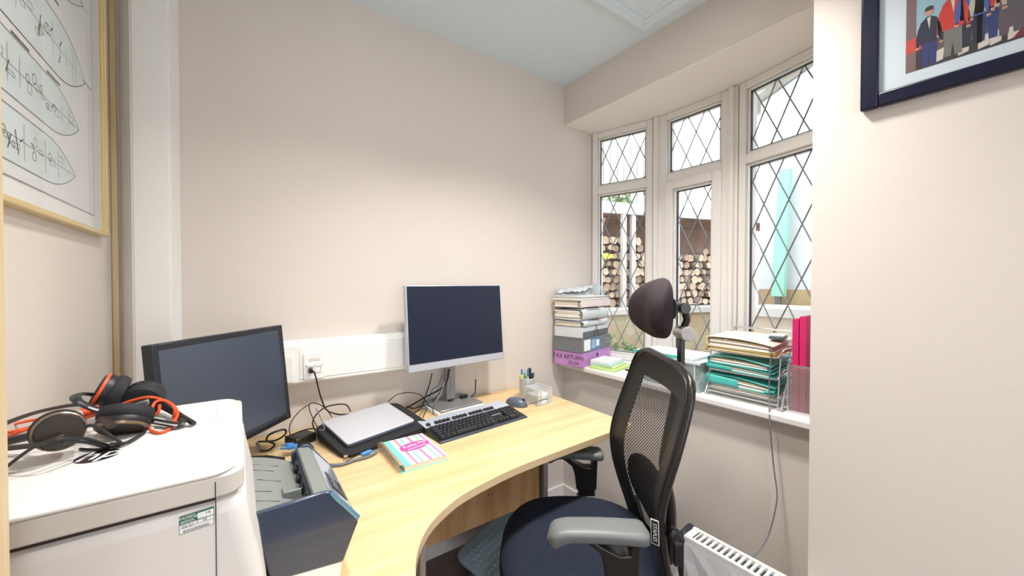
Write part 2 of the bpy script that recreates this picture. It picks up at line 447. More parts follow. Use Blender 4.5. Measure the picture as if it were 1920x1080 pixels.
# ---------------------------------------------------------------- wall things
# cable trunking
t = thing('cable_trunking', 'white plastic cable trunking running along the wall behind both monitors', 'trunking', (.30, 1.70, .917))
g = G().prism([(1.699, .917), (1.652, .917), (1.640, .925), (1.640, 1.060), (1.668, 1.080), (1.699, 1.080)], -.149, .70, 'X')
obj('trunking_body', g, M['plastic_w'], t, world=True, bevel=.002)
g = G().box(-.149, .165, 1.6375, 1.6405, .937, 1.047).box(.188, .585, 1.6375, 1.6405, .937, 1.047)
obj('snap_cover', g, M['plastic_w'], t, world=True, bevel=.001)
def plate(x0, x1, z0, z1, label, jack):
    t = thing('wall_socket', label, 'socket', ((x0+x1)/2, 1.640, z0))
    g = G().box(x0, x1, 1.631, 1.6375, z0, z1)
    obj('face_plate', g, M['plastic_w'], t, world=True, bevel=.0025)
    xc, zc = (x0+x1)/2, (z0+z1)/2
    if jack:
        for sx in (-.027, .027): obj('screw', G().lathe([(.0028, 0), (.0028, .002)], (xc+sx, 1.631, zc+.004), (0,-1,0), 12), M['metal_grey'], t, world=True)
    else:
        obj('screw', G().lathe([(.0028, 0), (.0028, .002)], (xc-.012, 1.631, zc), (0,-1,0), 12), M['metal_grey'], t, world=True)
    if jack:
        g = G().ring(xc-.026, xc-.002, zc-.022, zc+.003, .003, 1.627, 1.631).box(xc-.026, xc-.002, 1.626, 1.631, zc+.001, zc+.009)
        obj('network_port', g, M['plastic_w'], t, world=True)
        g = G().ring(xc+.002, xc+.026, zc-.022, zc+.003, .003, 1.627, 1.631).box(xc+.002, xc+.026, 1.626, 1.631, zc+.001, zc+.009)
        g.box(xc+.006, xc+.022, 1.6295, 1.6312, zc-.018, zc-.001)
        obj('network_port', g, M['plastic_w'], t, world=True)
        w = tiny_lines((xc, 1.6308, zc+.024), (1,0,0), (0,0,1), .040, .012, 2)
        obj('faint_lettering', w, M['seam2'], t, world=True)
    return t
plate(.200, .273, .933, 1.031, 'white network socket plate on the trunking with a black cable plugged in', True)
plate(.588, .660, .940, 1.040, 'white blank plate on the trunking, half hidden by the silver monitor', False)
plate(.100, .166, .930, 1.030, 'white plate on the trunking, mostly hidden behind the black monitor', False)
# network cable: plug in the port, drops behind the laptop
xc, zc = .2365, .982
t = thing('network_cable', 'black network cable dropping from the wall socket to behind the laptop', 'cable', (.222, 1.62, .735))
obj('plug', G().box(.2155, .2285, 1.608, 1.630, .961, .976), M['black'], t, world=True, bevel=.001)
pts = catmull([(.222,1.612,.967), (0.233,1.6,0.961), (0.252,1.6,0.874), (0.272,1.6,0.818), (0.304,1.59,0.798), (0.33,1.57,0.796), (.42,1.60,.775), (.50,1.63,.745)], 8)
obj('lead', G().tube(pts, .0028), M['cable'], t, world=True)
# ------------------- framed ship plans on the left wall
XW = -.315
t = thing('framed_ship_plan', 'gold framed print of ship deck plans hanging on the left wall', 'picture', (XW, 1.2, 1.43))
g = G()
def xring(g, y0, y1, z0, z1, w, xa, xb, m=0):
    g.box(xa, xb, y0, y0+w, z0, z1, m); g.box(xa, xb, y1-w, y1, z0, z1, m); g.box(xa, xb, y0+w, y1-w, z0, z0+w, m); g.box(xa, xb, y0+w, y1-w, z1-w, z1, m)
gold = mat('polished_gold', (224,202,146), .3, metal=.35)
y0, y1, z0, z1 = .60, 1.56, 1.428, 2.32
xring(g, y0, y1, z0, z1, .011, XW, XW+.020); xring(g, y0+.004, y1-.004, z0+.004, z1-.004, .010, XW, XW+.015)
obj('gold_frame', g, gold, t, world=True, bevel=.002)
obj('mount', G().box(XW+.001, XW+.008, y0+.012, y1-.012, z0+.012, z1-.012), M['paper'], t, world=True)
sheet = mat('plan_sheet', (228,231,233), .7)
obj('plan_sheet', G().box(XW+.008, XW+.0088, .66, 1.475, 1.476, 2.27), sheet, t, world=True)
cy = mat('pale_blue_wash', (214,228,230), .8, var=.05, vscale=10); pl = mat('pencil_line', (118,128,134), .8); dk = mat('dark_line', (58,60,64), .8)
lines, darks = G(), G()
def rib(g, pts, w, x):
    """thin printed line in the wall plane"""
    for a, b in zip(pts[:-1], pts[1:]):
        dy, dz = b[0]-a[0], b[1]-a[1]; l = math.hypot(dy, dz)
        if l < 1e-6: continue
        ny, nz = -dz/l*w/2, dy/l*w/2
        g.add([(x, a[0]+ny, a[1]+nz), (x, b[0]+ny, b[1]+nz), (x, b[0]-ny, b[1]-nz), (x, a[0]-ny, a[1]-nz)], [(0,1,2,3)])
rnd = random.Random(3)
def hull(ybow, zc, hh, yst, spar=0.0, col=0):
    up = []; wash = G()
    for i in range(25):
        s = i/24; y = yst+(ybow-yst)*s
        up.append((y, hh*(1-max(0, (s-.74)/.26)**2.0) if s > .74 else hh))
    top = [(y, zc+h) for y, h in up]; bot = [(y, zc-h) for y, h in up]
    n = len(top)
    for i in range(n-1): wash.add([(XW+.0090, bot[i][0], bot[i][1]), (XW+.0090, bot[i+1][0], bot[i+1][1]), (XW+.0090, top[i+1][0], top[i+1][1]), (XW+.0090, top[i][0], top[i][1])], [(0,1,2,3)])
    rib(darks if col else lines, top, .0022, XW+.0093); rib(darks if col else lines, bot, .0022, XW+.0093)
    rib(lines, [(yst, zc), (ybow+spar, zc)], .001, XW+.0094)
    if spar: rib(darks, [(ybow-.02, zc-.002), (ybow+spar, zc+.001)], .002, XW+.0094)
    obj('printed_hull', wash, cy, t, world=True)
    y = yst+.03
    while y < ybow-.06:
        w_ = rnd.uniform(.015, .05); hq = rnd.uniform(.3, .85)*hh; k = rnd.random()
        if k < .4: rib(lines, [(y, zc-hq), (y, zc+hq)], .0012, XW+.0094)
        if k > .25:
            zz = zc+rnd.uniform(-.5, .3)*hh; a_ = rnd.uniform(.006, .018)
            rib(lines, [(y, zz), (y+w_*.6, zz), (y+w_*.6, zz+a_), (y, zz+a_), (y, zz)], .0011, XW+.0094)
        if k > .7:
            c_ = rnd.uniform(.005, .011); zz = zc+rnd.uniform(-.4, .4)*hh
            rib(darks, [(y+c_*math.cos(q*.7), zz+c_*math.sin(q*.7)) for q in range(10)], .0013, XW+.0094)
        y += w_
    for q in range(5):
        yy = rnd.uniform(yst+.1, ybow-.15); rib(darks, [(yy, zc+rnd.uniform(-.6,.6)*hh), (yy+.012, zc+rnd.uniform(-.6,.6)*hh)], .003, XW+.0094)
hull(1.40, 2.155, .055, .72, .03); hull(1.405, 1.985, .058, .70, .03, 1); hull(1.415, 1.80, .062, .70, .045, 1); hull(1.36, 1.665, .052, .70, 0); hull(1.33, 1.548, .046, .70, 0)
for zt in (1.892, 1.722, 2.075):
    for s in (.86, 1.02, 1.17): rib(darks, [(s, zt), (s+.07, zt)], .0045, XW+.0094)
rib(darks, [(.66, 1.4765), (1.475, 1.4765)], .0014, XW+.0096)
rib(lines, [(1.4745, 1.476), (1.4745, 2.27)], .001, XW+.0096)
obj('printed_lines', lines, pl, t, world=True); obj('printed_dark_lines', darks, dk, t, world=True)
obj('glazing', G().box(XW+.0115, XW+.0125, y0+.012, y1-.012, z0+.012, z1-.012), M['glass'], t, world=True)
# ------------------- framed group photograph on the pier
XP = 1.40
t = thing('framed_photograph', 'navy blue framed group photograph hanging on the right pier', 'picture', (XP, 0, 1.764))
navy = mat('navy_lacquer', (7,10,44), .3)
g = G(); xring(g, -.46, .314, 1.764, 2.34, .036, XP-.020, XP-.001)
obj('navy_frame', g, navy, t, world=True, bevel=.004)
mount2 = mat('grey_white_mount', (214,226,234), .8)
obj('mount', G().box(XP-.009, XP-.002, -.43, .284, 1.795, 2.31), mount2, t, world=True)
# printed people: flat colour patches in the print; u runs to the right (towards -y), v up
def uv2(u, v, d=0): return (XP-.0095-d, .228-u, 1.831+v)
def patch(g, pts, d, m):
    g.add([uv2(u, v, d) for u, v in pts], [tuple(range(len(pts)))[::-1]], m)
pc = [(150,190,205), (120,96,96), (90,80,84), (22,26,56), (30,44,110), (206,46,34), (120,116,112), (205,150,130), (60,90,170), (190,182,170), (110,26,40), (214,206,196), (48,40,44), (200,66,60)]
pm = [mat('print_tone', c, .6) for c in pc]
g = G()
patch(g, [(0,0),(.46,0),(.46,.36),(0,.36)], 0, 0)
patch(g, [(0,0),(.46,0),(.46,.10),(0,.075)], .0001, 12); patch(g, [(0,.0),(.018,.0),(.018,.36),(0,.36)], .0002, 1)
patch(g, [(0,.045),(.03,.05),(.03,.085),(0,.08)], .0003, 13); patch(g, [(.03,.03),(.19,.03),(.19,.07),(.03,.07)], .0002, 2)
for u_ in (.048,.088,.118,.135,.16): patch(g, [(u_,.004),(u_+.016,.008),(u_+.018,.036),(u_,.03)], .0003, 11)
def person(u, s, shirt, legs, dv=0, skin=7):
    """one printed figure: legs, jacket, arms, head"""
    def q(pts, d, m): patch(g, [(u+x*s, dv+y*s) for x, y in pts], d, m)
    q([(-.016,0),(-.003,0),(0,.045),(.004,0),(.018,0),(.019,.085),(-.017,.085)], .0005, legs)
    q([(-.02,.075),(.02,.075),(.024,.13),(.018,.155),(.004,.165),(-.006,.165),(-.02,.15),(-.026,.12)], .0006, shirt)
    q([(-.026,.13),(-.019,.148),(-.02,.095),(-.024,.07),(-.030,.07),(-.031,.10)], .0007, shirt)
    q([(.026,.13),(.018,.148),(.021,.095),(.026,.07),(.032,.07),(.031,.10)], .0007, shirt)
    q([(-.031,.064),(-.023,.062),(-.023,.073),(-.031,.073)], .0007, skin); q([(.025,.062),(.033,.064),(.032,.073),(.025,.073)], .0007, skin)
    q([(.011*math.cos(a*.524), .182+.0145*math.sin(a*.524)) for a in range(12)], .0008, skin)
    q([(-.011,.184),(.011,.184),(.009,.197),(-.001,.2),(-.009,.196)], .0009, 12)
    q([(-.005,.16),(.004,.163),(.001,.12)], .0009, 11)
person(.040, .72, 3, 4, .004); person(.079, .84, 5, 6, .010); person(.108, .86, 8, 3, .018); person(.130, .88, 9, 4, .020); person(.164, 1.0, 5, 2, .018)
person(.235, 1.1, 3, 2, .01); person(.30, 1.1, 5, 3, .01); person(.37, 1.0, 9, 4, .01)
patch(g, [(.165,.002),(.46,.002),(.46,.09),(.235,.095),(.205,.075),(.185,.03)], .0012, 10)
obj('photo_print', g, pm, t, world=True)
obj('glazing', G().box(XP-.0135, XP-.0125, -.43, .284, 1.795, 2.31), M['glass'], t, world=True)
# ---------------------------------------------------------------- desk
DZ = .73
front = catmull([(1.296,.985,0),(1.155,.979,0),(1.006,.974,0),(.80,.966,0),(.69,.958,0),(.60,.944,0),(.489,.918,0),(.413,.882,0),(.365,.848,0),(.326,.806,0),(.298,.761,0),(.279,.715,0),(.268,.66,0),(.264,.56,0)], 5)
poly = [(p.x, p.y) for p in front] + [(-.308,.56), (-.308,1.632), (-.145,1.632), (-.145,1.697), (1.302,1.697)]
desk = thing('corner_desk', 'light oak corner desk with a curved front edge along the wall', 'desk', (.5, 1.3, 0))
g = G().prism(poly, DZ-.025, DZ)
for i in range(len(g.f)):
    if len(g.f[i]) == 4: g.m[i] = 1
obj('desktop', g, [M['desk'], M['desk_edge']], desk, world=True, bevel=.0015)
obj('modesty_panel', G().box(.60, 1.19, 1.445, 1.463, .240, DZ-.026), M['panel'], desk, world=True, bevel=.001)
for x, z in ((.90,.36),(.915,.362),(1.14,.40),(.72,.33)): obj('screw_hole', G().lathe([(.0025,0),(.0025,.0008)], (x,1.4448,z), (0,-1,0), 10), M['seam'], desk, world=True)
def leg(xx, yy):
    obj('leg', G().box(xx, xx+.03, yy, yy+.06, .03, DZ-.026), M['metal_grey'], desk, world=True, bevel=.003)
leg(1.195, 1.42)
obj('foot_bar', G().box(1.195, 1.235, 1.08, 1.66, 0, .03), M['metal_grey'], desk, world=True, bevel=.005)
obj('leg', G().box(.575, .60, 1.43, 1.475, 0, DZ-.026), mat('cream_post', (214,200,180), .5), desk, world=True, bevel=.003)
obj('leg', G().box(-.29, -.255, .60, .65, 0, DZ-.026), M['metal_grey'], desk, world=True, bevel=.003)
obj('leg', G().box(.10, .135, .60, .65, 0, DZ-.026), M['metal_grey'], desk, world=True, bevel=.003)
# ---------------------------------------------------------------- right monitor (silver)
t = thing('riser_pad', 'slim pale pad lying under the base of the silver monitor', 'pad', (.797, 1.60, DZ))
obj('pad', G().box(-.112, .112, -.10, .09, 0, .018), M['paper'], t, bevel=.002)
a = R(4.1)
mo = thing('computer_monitor', 'silver edged flat monitor on a column stand at the right of the desk', 'monitor', (.797, 1.605, DZ+.018), a)
obj('stand_base', G().box(-.108, .108, -.10, .085, 0, .009), M['metal_grey'], mo, bevel=.003)
obj('stand_column', G().prism([(-.022,.0),(.022,.0),(.022,.03),(.012,.045),(-.012,.045),(-.022,.03)], .009, .42).box(-.004,.004,-.002,0,.03,.30), M['metal_grey'], mo, bevel=.003)
def back(g, y_, z_, deg):
    return xf(g, Matrix.Translation((0,y_,z_)) @ Matrix.Rotation(R(-deg),4,'X') @ Matrix.Translation((0,-y_,-z_)))
TB = lambda g: back(g, -.07, .182, 4.5)
g = TB(G().box(-.2375, .2555, -.068, -.040, .182, .542))
obj('casing', g, M['silver'], mo, bevel=.004)
obj('rear_hump', TB(G().box(-.14, .15, -.041, -.020, .23, .46)), M['silver'], mo, bevel=.01)
obj('screen', TB(G().box(-.2325, .2505, -.0695, -.067, .215, .538)), M['screen'], mo, bevel=.0008)
obj('mount_block', G().box(-.03, .03, -.016, .010, .30, .40), M['metal_grey'], mo)
obj('logo_badge', G().lathe([(.0065,0),(.0065,.0012)], (.004,-.068,.198), (0,-1,0), 20), M['alu'], mo)
w = xf(text_g('hp', .009, .0003, .3), frame_mat((.004,-.0695,.1985), (1,0,0), (0,0,1)))
obj('badge_lettering', w, M['seam2'], mo)
# ---------------------------------------------------------------- left monitor (black)
a = R(48.5)
mo2 = thing('computer_monitor', 'black flat monitor angled across the desk corner behind the printer', 'monitor', (-.015+.05, 1.37-.03+.05, DZ), a)
dv = Vector((math.cos(a), math.sin(a), 0)); nv = Vector((-math.sin(a), math.cos(a), 0))
br = Vector((.148, 1.518, 0))-Vector(mo2.location); xr = br.dot(dv); yr = br.dot(nv); xl = xr-.434
z0, z1 = .836-DZ, 1.157-DZ
bz = G().box(xl, xr, yr+.006, yr+.03, z0, z1)
bz.ring(xl, xr, z0, z1, .016, yr, yr+.006); bz.box(xl, xr, yr, yr+.006, z0, z0+.024)
TL = lambda g: back(g, yr, z0, 5.6)
bz = TL(bz)
obj('casing', bz, M['bezel'], mo2, bevel=.003)
obj('screen', TL(G().box(xl+.015, xr-.015, yr+.003, yr+.0062, z0+.02, z1-.015)), M['screen_l'], mo2)
for i in range(5): obj('button', G().box(xr-.045-i*.016, xr-.038-i*.016, yr-.0012, yr, z0+.007, z0+.011), M['black_gloss'], mo2)
obj('status_light', G().box(xr-.02, xr-.016, yr-.001, yr, z0+.010, z0+.014), M['orange'], mo2)
xm = (xl+xr)/2
obj('rear_hump', TL(G().box(xm-.13, xm+.13, yr+.03, yr+.055, z0+.05, z0+.25)), M['bezel'], mo2, bevel=.01)
obj('stand_neck', G().box(xm-.035, xm+.035, yr+.062, yr+.092, .014, z0+.2), M['bezel'], mo2, bevel=.004)
obj('stand_base', G().prism([(xm-.12, yr-.05), (xm+.12, yr-.05), (xm+.13, yr+.02), (xm+.10, yr+.13), (xm-.10, yr+.13), (xm-.13, yr+.02)], 0, .016), M['black'], mo2, bevel=.004)
# silver hoop foot and coiled cable seen under the black monitor
t = thing('coiled_cable', 'thick black cable coiled on the desk below the corner of the black monitor', 'cable', (0.086,1.561,0.735))
pts = catmull([(0.055,1.607,0.745), (0.102,1.57,0.75), (0.131,1.551,0.77), (0.129,1.51,0.8), (0.11,1.486,0.81), (0.082,1.493,0.8), (0.076,1.514,0.775), (0.1,1.548,0.745), (0.084,1.53,0.737), (0.061,1.537,0.735)], 8)
obj('lead', G().tube(pts, .0032), M['cable'], t, world=True)
obj('connector', G().tube([(0.052,1.594,0.745), (0.06,1.54,0.736)], .006, 10), M['metal_grey'], t, world=True)
# ---------------------------------------------------------------- laptop on its sleeve
def tilt_obj(name, g, m, parent, **k): return obj(name, g, m, parent, **k)
def rrect(x0, x1, y0, y1, r, n=6):
    out = []
    for cx, cy, a0 in ((x1-r, y1-r, 0), (x0+r, y1-r, 90), (x0+r, y0+r, 180), (x1-r, y0+r, 270)):
        for i in range(n+1):
            q = R(a0+90*i/n); out.append((cx+r*math.cos(q), cy+r*math.sin(q)))
    return out
LM = Matrix.Translation((.3988,1.4786,.7845)) @ Matrix.Rotation(R(12.7),4,'Z') @ Matrix.Rotation(R(-2.4),4,'Y') @ Matrix.Rotation(R(8.1),4,'X')
sl = thing('laptop_sleeve', 'black neoprene laptop sleeve with a zip lying under the silver laptop', 'sleeve', (.40, 1.47, DZ))
pts = rrect(-.158, .180, -.138, .112, .035)
g = G(); n = len(pts)
top = [LM @ Vector((x, y, -.0168)) for x, y in pts]; bot = [Vector((p.x, p.y, DZ+.0004)) for p in top]
mid = [Vector((t_.x, t_.y, max(DZ+.006, t_.z-.022))) for t_ in top]
cen = sum(bot, Vector((0,0,0)))/n; bot = [cen+(p-cen)*.95 for p in bot]
g.add(bot+mid+top, [tuple(range(n))[::-1], tuple(range(2*n, 3*n))]+[(i, (i+1) % n, n+(i+1) % n, n+i) for i in range(n)]+[(n+i, n+(i+1) % n, 2*n+(i+1) % n, 2*n+i) for i in range(n)])
obj('padded_body', g, M['black_soft'], sl, world=True, bevel=.007, seg=4)
obj('zip', G().tube([p+Vector((0,0,.006)) for p in mid], .0022, 6, closed=True), M['black'], sl, world=True)
zc = mid[17]+Vector((-.002,-.004,.004))
obj('zip_pull', G().cbox(zc, .012, .005, .007, Matrix.Rotation(R(-30),3,'Z')).tube([zc, zc+Vector((-.006,-.008,-.006)), zc+Vector((-.012,-.010,-.009))], .0014, 6), M['chrome'], sl, world=True)
la = thing('laptop', 'closed silver laptop lying on top of the black sleeve', 'laptop', tuple(LM @ Vector((0,0,-.0165))), R(12.7), rx=R(8.1), ry=R(-2.4))
obj('base_half', G().prism(rrect(-.131, .131, -.0995, .0995, .010), 0, .0095), mat('laptop_edge', (96,98,120), .35, metal=.5), la, bevel=.002)
obj('lid', G().prism(rrect(-.131, .131, -.0995, .0995, .010), .0100, .0165), M['alu'], la, bevel=.002)
# ---------------------------------------------------------------- spiral notebook
nb = thing('spiral_notebook', 'wire bound notebook with a pink, teal and cream striped cover near the desk edge', 'notebook', (.395, 1.125, DZ), R(0))
stripe = [(232,236,240),(120,208,204),(238,214,190),(184,134,184),(214,226,238),(150,214,190),(240,206,196),(192,146,192)]
sm = [mat('cover_stripe', c, .5) for c in stripe]
W_, H_ = .152, .215
def page(x, y, dz=0): return (x, y, dz)
obj('back_cover', G().box(.0, W_, 0, H_, 0, .0012), sm[1], nb)
obj('pages', G().box(.012, W_-.003, .003, H_-.003, .0012, .017), mat('page_edges', (236,230,214), .8, var=.05, vscale=300), nb, bevel=.001)
g = G(); xs = [.008,.030,.036,.046,.053,.064,.072,.082,.090,.099,.108,.116,.124,.134,.143,W_]
ids = [1,0,2,3,4,5,0,6,3,4,2,5,0,7,4]
for i in range(len(xs)-1):
    n_ = 4
    for k in range(n_):
        ya, yb = H_*k/n_, H_*(k+1)/n_
        g.box(xs[i], xs[i+1], ya, yb, .0172, .0186, ids[i])
cov = obj('front_cover', g, sm, nb)
g = G().prism([(.040,.125),(.050,.148),(.078,.158),(.11,.158),(.14,.148),(.15,.128),(.14,.108),(.11,.096),(.078,.096),(.050,.104)], .0187, .0190)
xf(g, Matrix.Translation((.092,.13,0)) @ Matrix.Rotation(R(12),4,'Z') @ Matrix.Translation((-.097,-.13,0)))
obj('title_oval', g, mat('magenta_oval', (188,84,160), .5), cov)
for s_, yy, sz in (('Pukka Pad', .136, .021),):
    w = xf(text_g(s_, sz, .0002, .1), Matrix.Translation((.093, yy, .0192)) @ Matrix.Rotation(R(12), 4, 'Z'))
    obj('title_lettering', w, M['paper'], cov)
g = G()
for i in range(26):
    y = .008+i*(H_-.016)/25
    g.tube([(.0015+.0115*math.cos(q), y+.0012*math.sin(q*.5), .0120+.0112*math.sin(q)) for q in [2*math.pi*k/14 for k in range(14)]], .0012, 5, closed=True)
obj('wire_binding', g, mat('copper_wire', (214,184,156), .3, metal=.8), nb)
obj('small_print', tiny_lines((.094,.112,.0190), (math.cos(R(12)),math.sin(R(12)),0), (-math.sin(R(12)),math.cos(R(12)),0), .07, .010, 1, 4), M['paper'], cov)
# ---------------------------------------------------------------- keyboard
kb = thing('keyboard', 'black and silver keyboard in front of the silver monitor', 'keyboard', (.779, 1.362, DZ+.001), R(5.2), rx=R(5.5))
kw, kd = .209, .090
g = G().prism([(-kd-.004,.004),(-kd,.0),(kd,.0),(kd,.020),(.055,.022),(-kd+.016,.014),(-kd-.002,.012)], -kw, kw, 'X')
obj('case', g, M['black'], kb, bevel=.002)
obj('silver_strip', G().prism([(.0205,.0155),(kd-.002,.0195),(kd-.002,.0225),(.0205,.0215)], -kw+.002, kw-.002, 'X'), mat('silver_strip', (196,204,216), .35, metal=.3), kb)
obj('palm_edge', G().prism([(-kd-.006,.0005),(-kd+.004,.0005),(-kd+.008,.0150),(-kd-.003,.0135)], -kw, kw, 'X'), mat('slate_edge', (58,64,78), .4), kb, bevel=.003)
obj('tilt_foot', G().box(-.20,-.175,.06,.07,-.012,.002), M['black'], kb)
obj('tilt_foot', G().box(.175,.20,.06,.07,-.012,.002), M['black'], kb)
kmesh = {}
def key(x, y, w, zz=.0155, d=.0150):
    kk = round(w, 4), d
    if kk not in kmesh:
        g = G(); h = .0085; i_ = .0021
        vs = [(-w/2,-d/2,0),(w/2,-d/2,0),(w/2,d/2,0),(-w/2,d/2,0),(-w/2+i_,-d/2+i_,h),(w/2-i_,-d/2+i_,h),(w/2-i_,d/2-i_*.6,h),(-w/2+i_,d/2-i_*.6,h)]
        g.add(vs, [(3,2,1,0),(4,5,6,7),(0,1,5,4),(1,2,6,5),(2,3,7,6),(3,0,4,7)])
        o = obj('key', g, M['keys'], kb); kmesh[kk] = o.data
        o.location = (x, y, zz+(y+kd)*.045)
        return
    o = bpy.data.objects.new('key', kmesh[kk]); COL.objects.link(o); o.parent = kb; o.location = (x, y, zz+(y+kd)*.045)
U = .01755; X0 = -kw+.012
def row(y, spec, x=None):
    x = X0 if x is None else x
    for w in spec:
        if w > 0: key(x+w*U/2, y, w*U-.0022)
        x += abs(w)*U
rows_y = [-.068, -.0495, -.031, -.0125, .006]
row(rows_y[0], [1.25,1.25,1.25,5.6,1.25,1.2,1.2,1.25]); row(rows_y[1], [1.25]+[1]*11+[2.75]); row(rows_y[2], [1.75]+[1]*12+[1.25])
row(rows_y[3], [1.5]+[1]*12+[1.5]); row(rows_y[4], [1]*13+[2])
row(.036, [1,-1,1,1,1,1,-.5,1,1,1,1,-.5,1,1,1,1])
xn = X0+15.3*U
row(rows_y[0], [1,1,1], xn); row(rows_y[1], [-1,1], xn); row(rows_y[3], [1,1,1], xn); row(rows_y[4], [1,1,1], xn); row(.036, [1,1,1], xn)
xn = X0+18.55*U
row(rows_y[0], [2,1], xn); row(rows_y[1], [1,1,1], xn); row(rows_y[2], [1,1,1], xn); row(rows_y[3], [1,1,1,1], xn); row(rows_y[4], [1,1,1,1], xn)
obj('status_strip', G().box(X0+15.4*U, X0+18.2*U, -.022, -.016, .0185, .0215), M['silver'], kb)
# mouse
t = thing('computer_mouse', 'dark grey mouse standing behind the right end of the keyboard', 'mouse', (1.052, 1.445, DZ), R(-65))
g = G().ball((0,0,.003), .055, .031, .036, power=.9)
g.v = [(x, y, max(z, 0)) for x, y, z in g.v]
obj('shell', g, mat('mouse_shell', (92,100,114), .3), t)
obj('scroll_wheel', G().lathe([(.009,-.003),(.009,.003)], (.035,0,.028), (0,1,0), 14), M['black'], t)
obj('lead', G().tube(catmull([(.054,0,.01),(.08,.01,.02),(.115,.05,.03),(.115,.10,.02),(.09,.14,.004)], 6), .0016, 6), M['cable'], t)
# ---------------------------------------------------------------- pen pot, pens, memo cube
wire_net = net('silver_net', (206,208,206), 420, 420, .62, None, 'Object', .4)
pp = thing('pen_pot', 'silver mesh pen pot at the back right corner of the desk', 'pot', (1.168, 1.517, DZ))
g = G().lathe([(.037,.003),(.037,.098)], n=28); g.f = g.f[:-2]; g.m = g.m[:-2]
obj('mesh_wall', g, wire_net, pp)
for z in (.002,.098): obj('wire_rim', G().tube([(.037*math.cos(R(15*i)), .037*math.sin(R(15*i)), z) for i in range(24)], .0022, 6, closed=True), M['alu'], pp)
obj('pot_base', G().lathe([(.036,0),(.036,.002)]), M['alu'], pp)
def pen(name, x, y, lx, ly, L, r, m, label, capm=None, nib=True):
    z0 = DZ+.004
    t = thing(name, label, 'pen' if name != 'marker_pen' else 'marker', (1.168+x, 1.517+y, z0))
    a = Vector((0,0,0)); b = Vector((lx, ly, L))
    obj('barrel', G().tube([a, a.lerp(b,.03), a.lerp(b,.75)], [r*.5, r, r], 10), m, t)
    obj('cap', G().tube([a.lerp(b,.75), a.lerp(b,.97), b], [r*1.15, r*1.1, r*.7], 10), capm or m, t)
blue = mat('blue_pen', (56,120,200), .35); green = mat('green_pen', (70,160,90), .35); yell = mat('yellow_pen', (226,214,90), .4)
pen('ballpoint_pen', -.018, .006, -.006, .004, .138, .0042, M['paper'], 'white pen with a blue cap standing in the pen pot', blue)
pen('ballpoint_pen', -.020, -.012, -.006, -.006, .128, .004, green, 'green pen leaning at the left of the pen pot')
pen('ballpoint_pen', -.006, -.018, -.004, -.004, .142, .0042, M['paper'], 'slim white pen with a blue end in the middle of the pen pot', blue)
pen('highlighter', -.026, .000, -.004, 0, .112, .006, yell, 'yellow highlighter at the left edge of the pen pot')
pen('marker_pen', .012, .0, .008, .002, .140, .0075, M['black'], 'tallest black marker standing in the pen pot')
pen('marker_pen', .006, -.02, .0, -.004, .120, .007, M['black'], 'shorter black marker at the front of the pen pot')
pen('marker_pen', .022, -.008, .008, -.006, .118, .005, mat('dark_grey_pen', (62,70,80), .4), 'thin dark grey marker at the right of the pen pot')
mc = thing('memo_holder', 'silver mesh memo cube holding a block of note paper', 'holder', (1.165, 1.425, DZ), R(4))
a_, hh = .046, .072
g = G()
g.grid(lambda u,v: (-a_+2*a_*u, a_, .002+hh*v), 1, 1); g.grid(lambda u,v: (-a_, -a_+2*a_*u, .002+hh*v), 1, 1); g.grid(lambda u,v: (a_, -a_+2*a_*u, .002+hh*v), 1, 1)
for s_ in (-1, 1): g.grid(lambda u,v: (s_*a_-s_*.024*u, -a_, .002+hh*v), 1, 1)
obj('mesh_wall', g, net('silver_net_cube', (206,208,206), 420, 420, .62, None, 'Object', .4), mc)
g = G()
for z in (.002, hh): g.tube([(-a_,-a_,z),(-a_,a_,z),(a_,a_,z),(a_,-a_,z)] if z > .01 else [(-a_,-a_,z),(-a_,a_,z),(a_,a_,z),(a_,-a_,z),(-a_,-a_,z)], .0022, 6)
for s_ in (-1, 1):
    g.tube([(s_*a_,-a_,0),(s_*a_,-a_,hh)], .0022, 6); g.tube([(s_*a_,-a_,hh),(s_*(a_-.022),-a_,hh),(s_*(a_-.024),-a_,hh-.006),(s_*(a_-.024),-a_,.002)], .0022, 6); g.tube([(s_*a_,a_,0),(s_*a_,a_,hh)], .0022, 6)
obj('wire_edge', g, M['alu'], mc)
obj('floor_plate', G().box(-a_, a_, -a_, a_, 0, .0015), M['alu'], mc)
nt_ = thing('note_block', 'block of white and pale green note paper inside the memo cube', 'paper', (1.165, 1.425, DZ+.0016), R(4))
for i, (z0_, z1_, m_) in enumerate(((0,.020,M['paper']),(.0201,.0235,mat('mint_paper',(170,214,200),.8)),(.0236,.029,mat('pale_blue_paper',(200,222,232),.8)),(.0291,.034,mat('ivory_paper',(236,232,214),.8)),(.0341,.040,M['paper']))):
    obj('paper_layer', G().cbox((.001*i-.002,.001*(i%2),(z0_+z1_)/2), .082, .082, z1_-z0_, Matrix.Rotation(R(2.0*((i*7)%3-1)),3,'Z')), m_, nt_)
# security stem beside the silver monitor
t = thing('cable_stub', 'short black lead hanging from the silver monitor down to its base', 'cable', (.905, 1.60, .757))
obj('lead', G().tube([(0.928,1.6,0.887), (0.925,1.6,0.836)], .0028, 8), M['alu'], t, world=True)
obj('lead', G().tube([(0.925,1.6,0.839), (0.922,1.6,0.775), (.897,1.595,.759)], .003, 8), M['cable'], t, world=True)
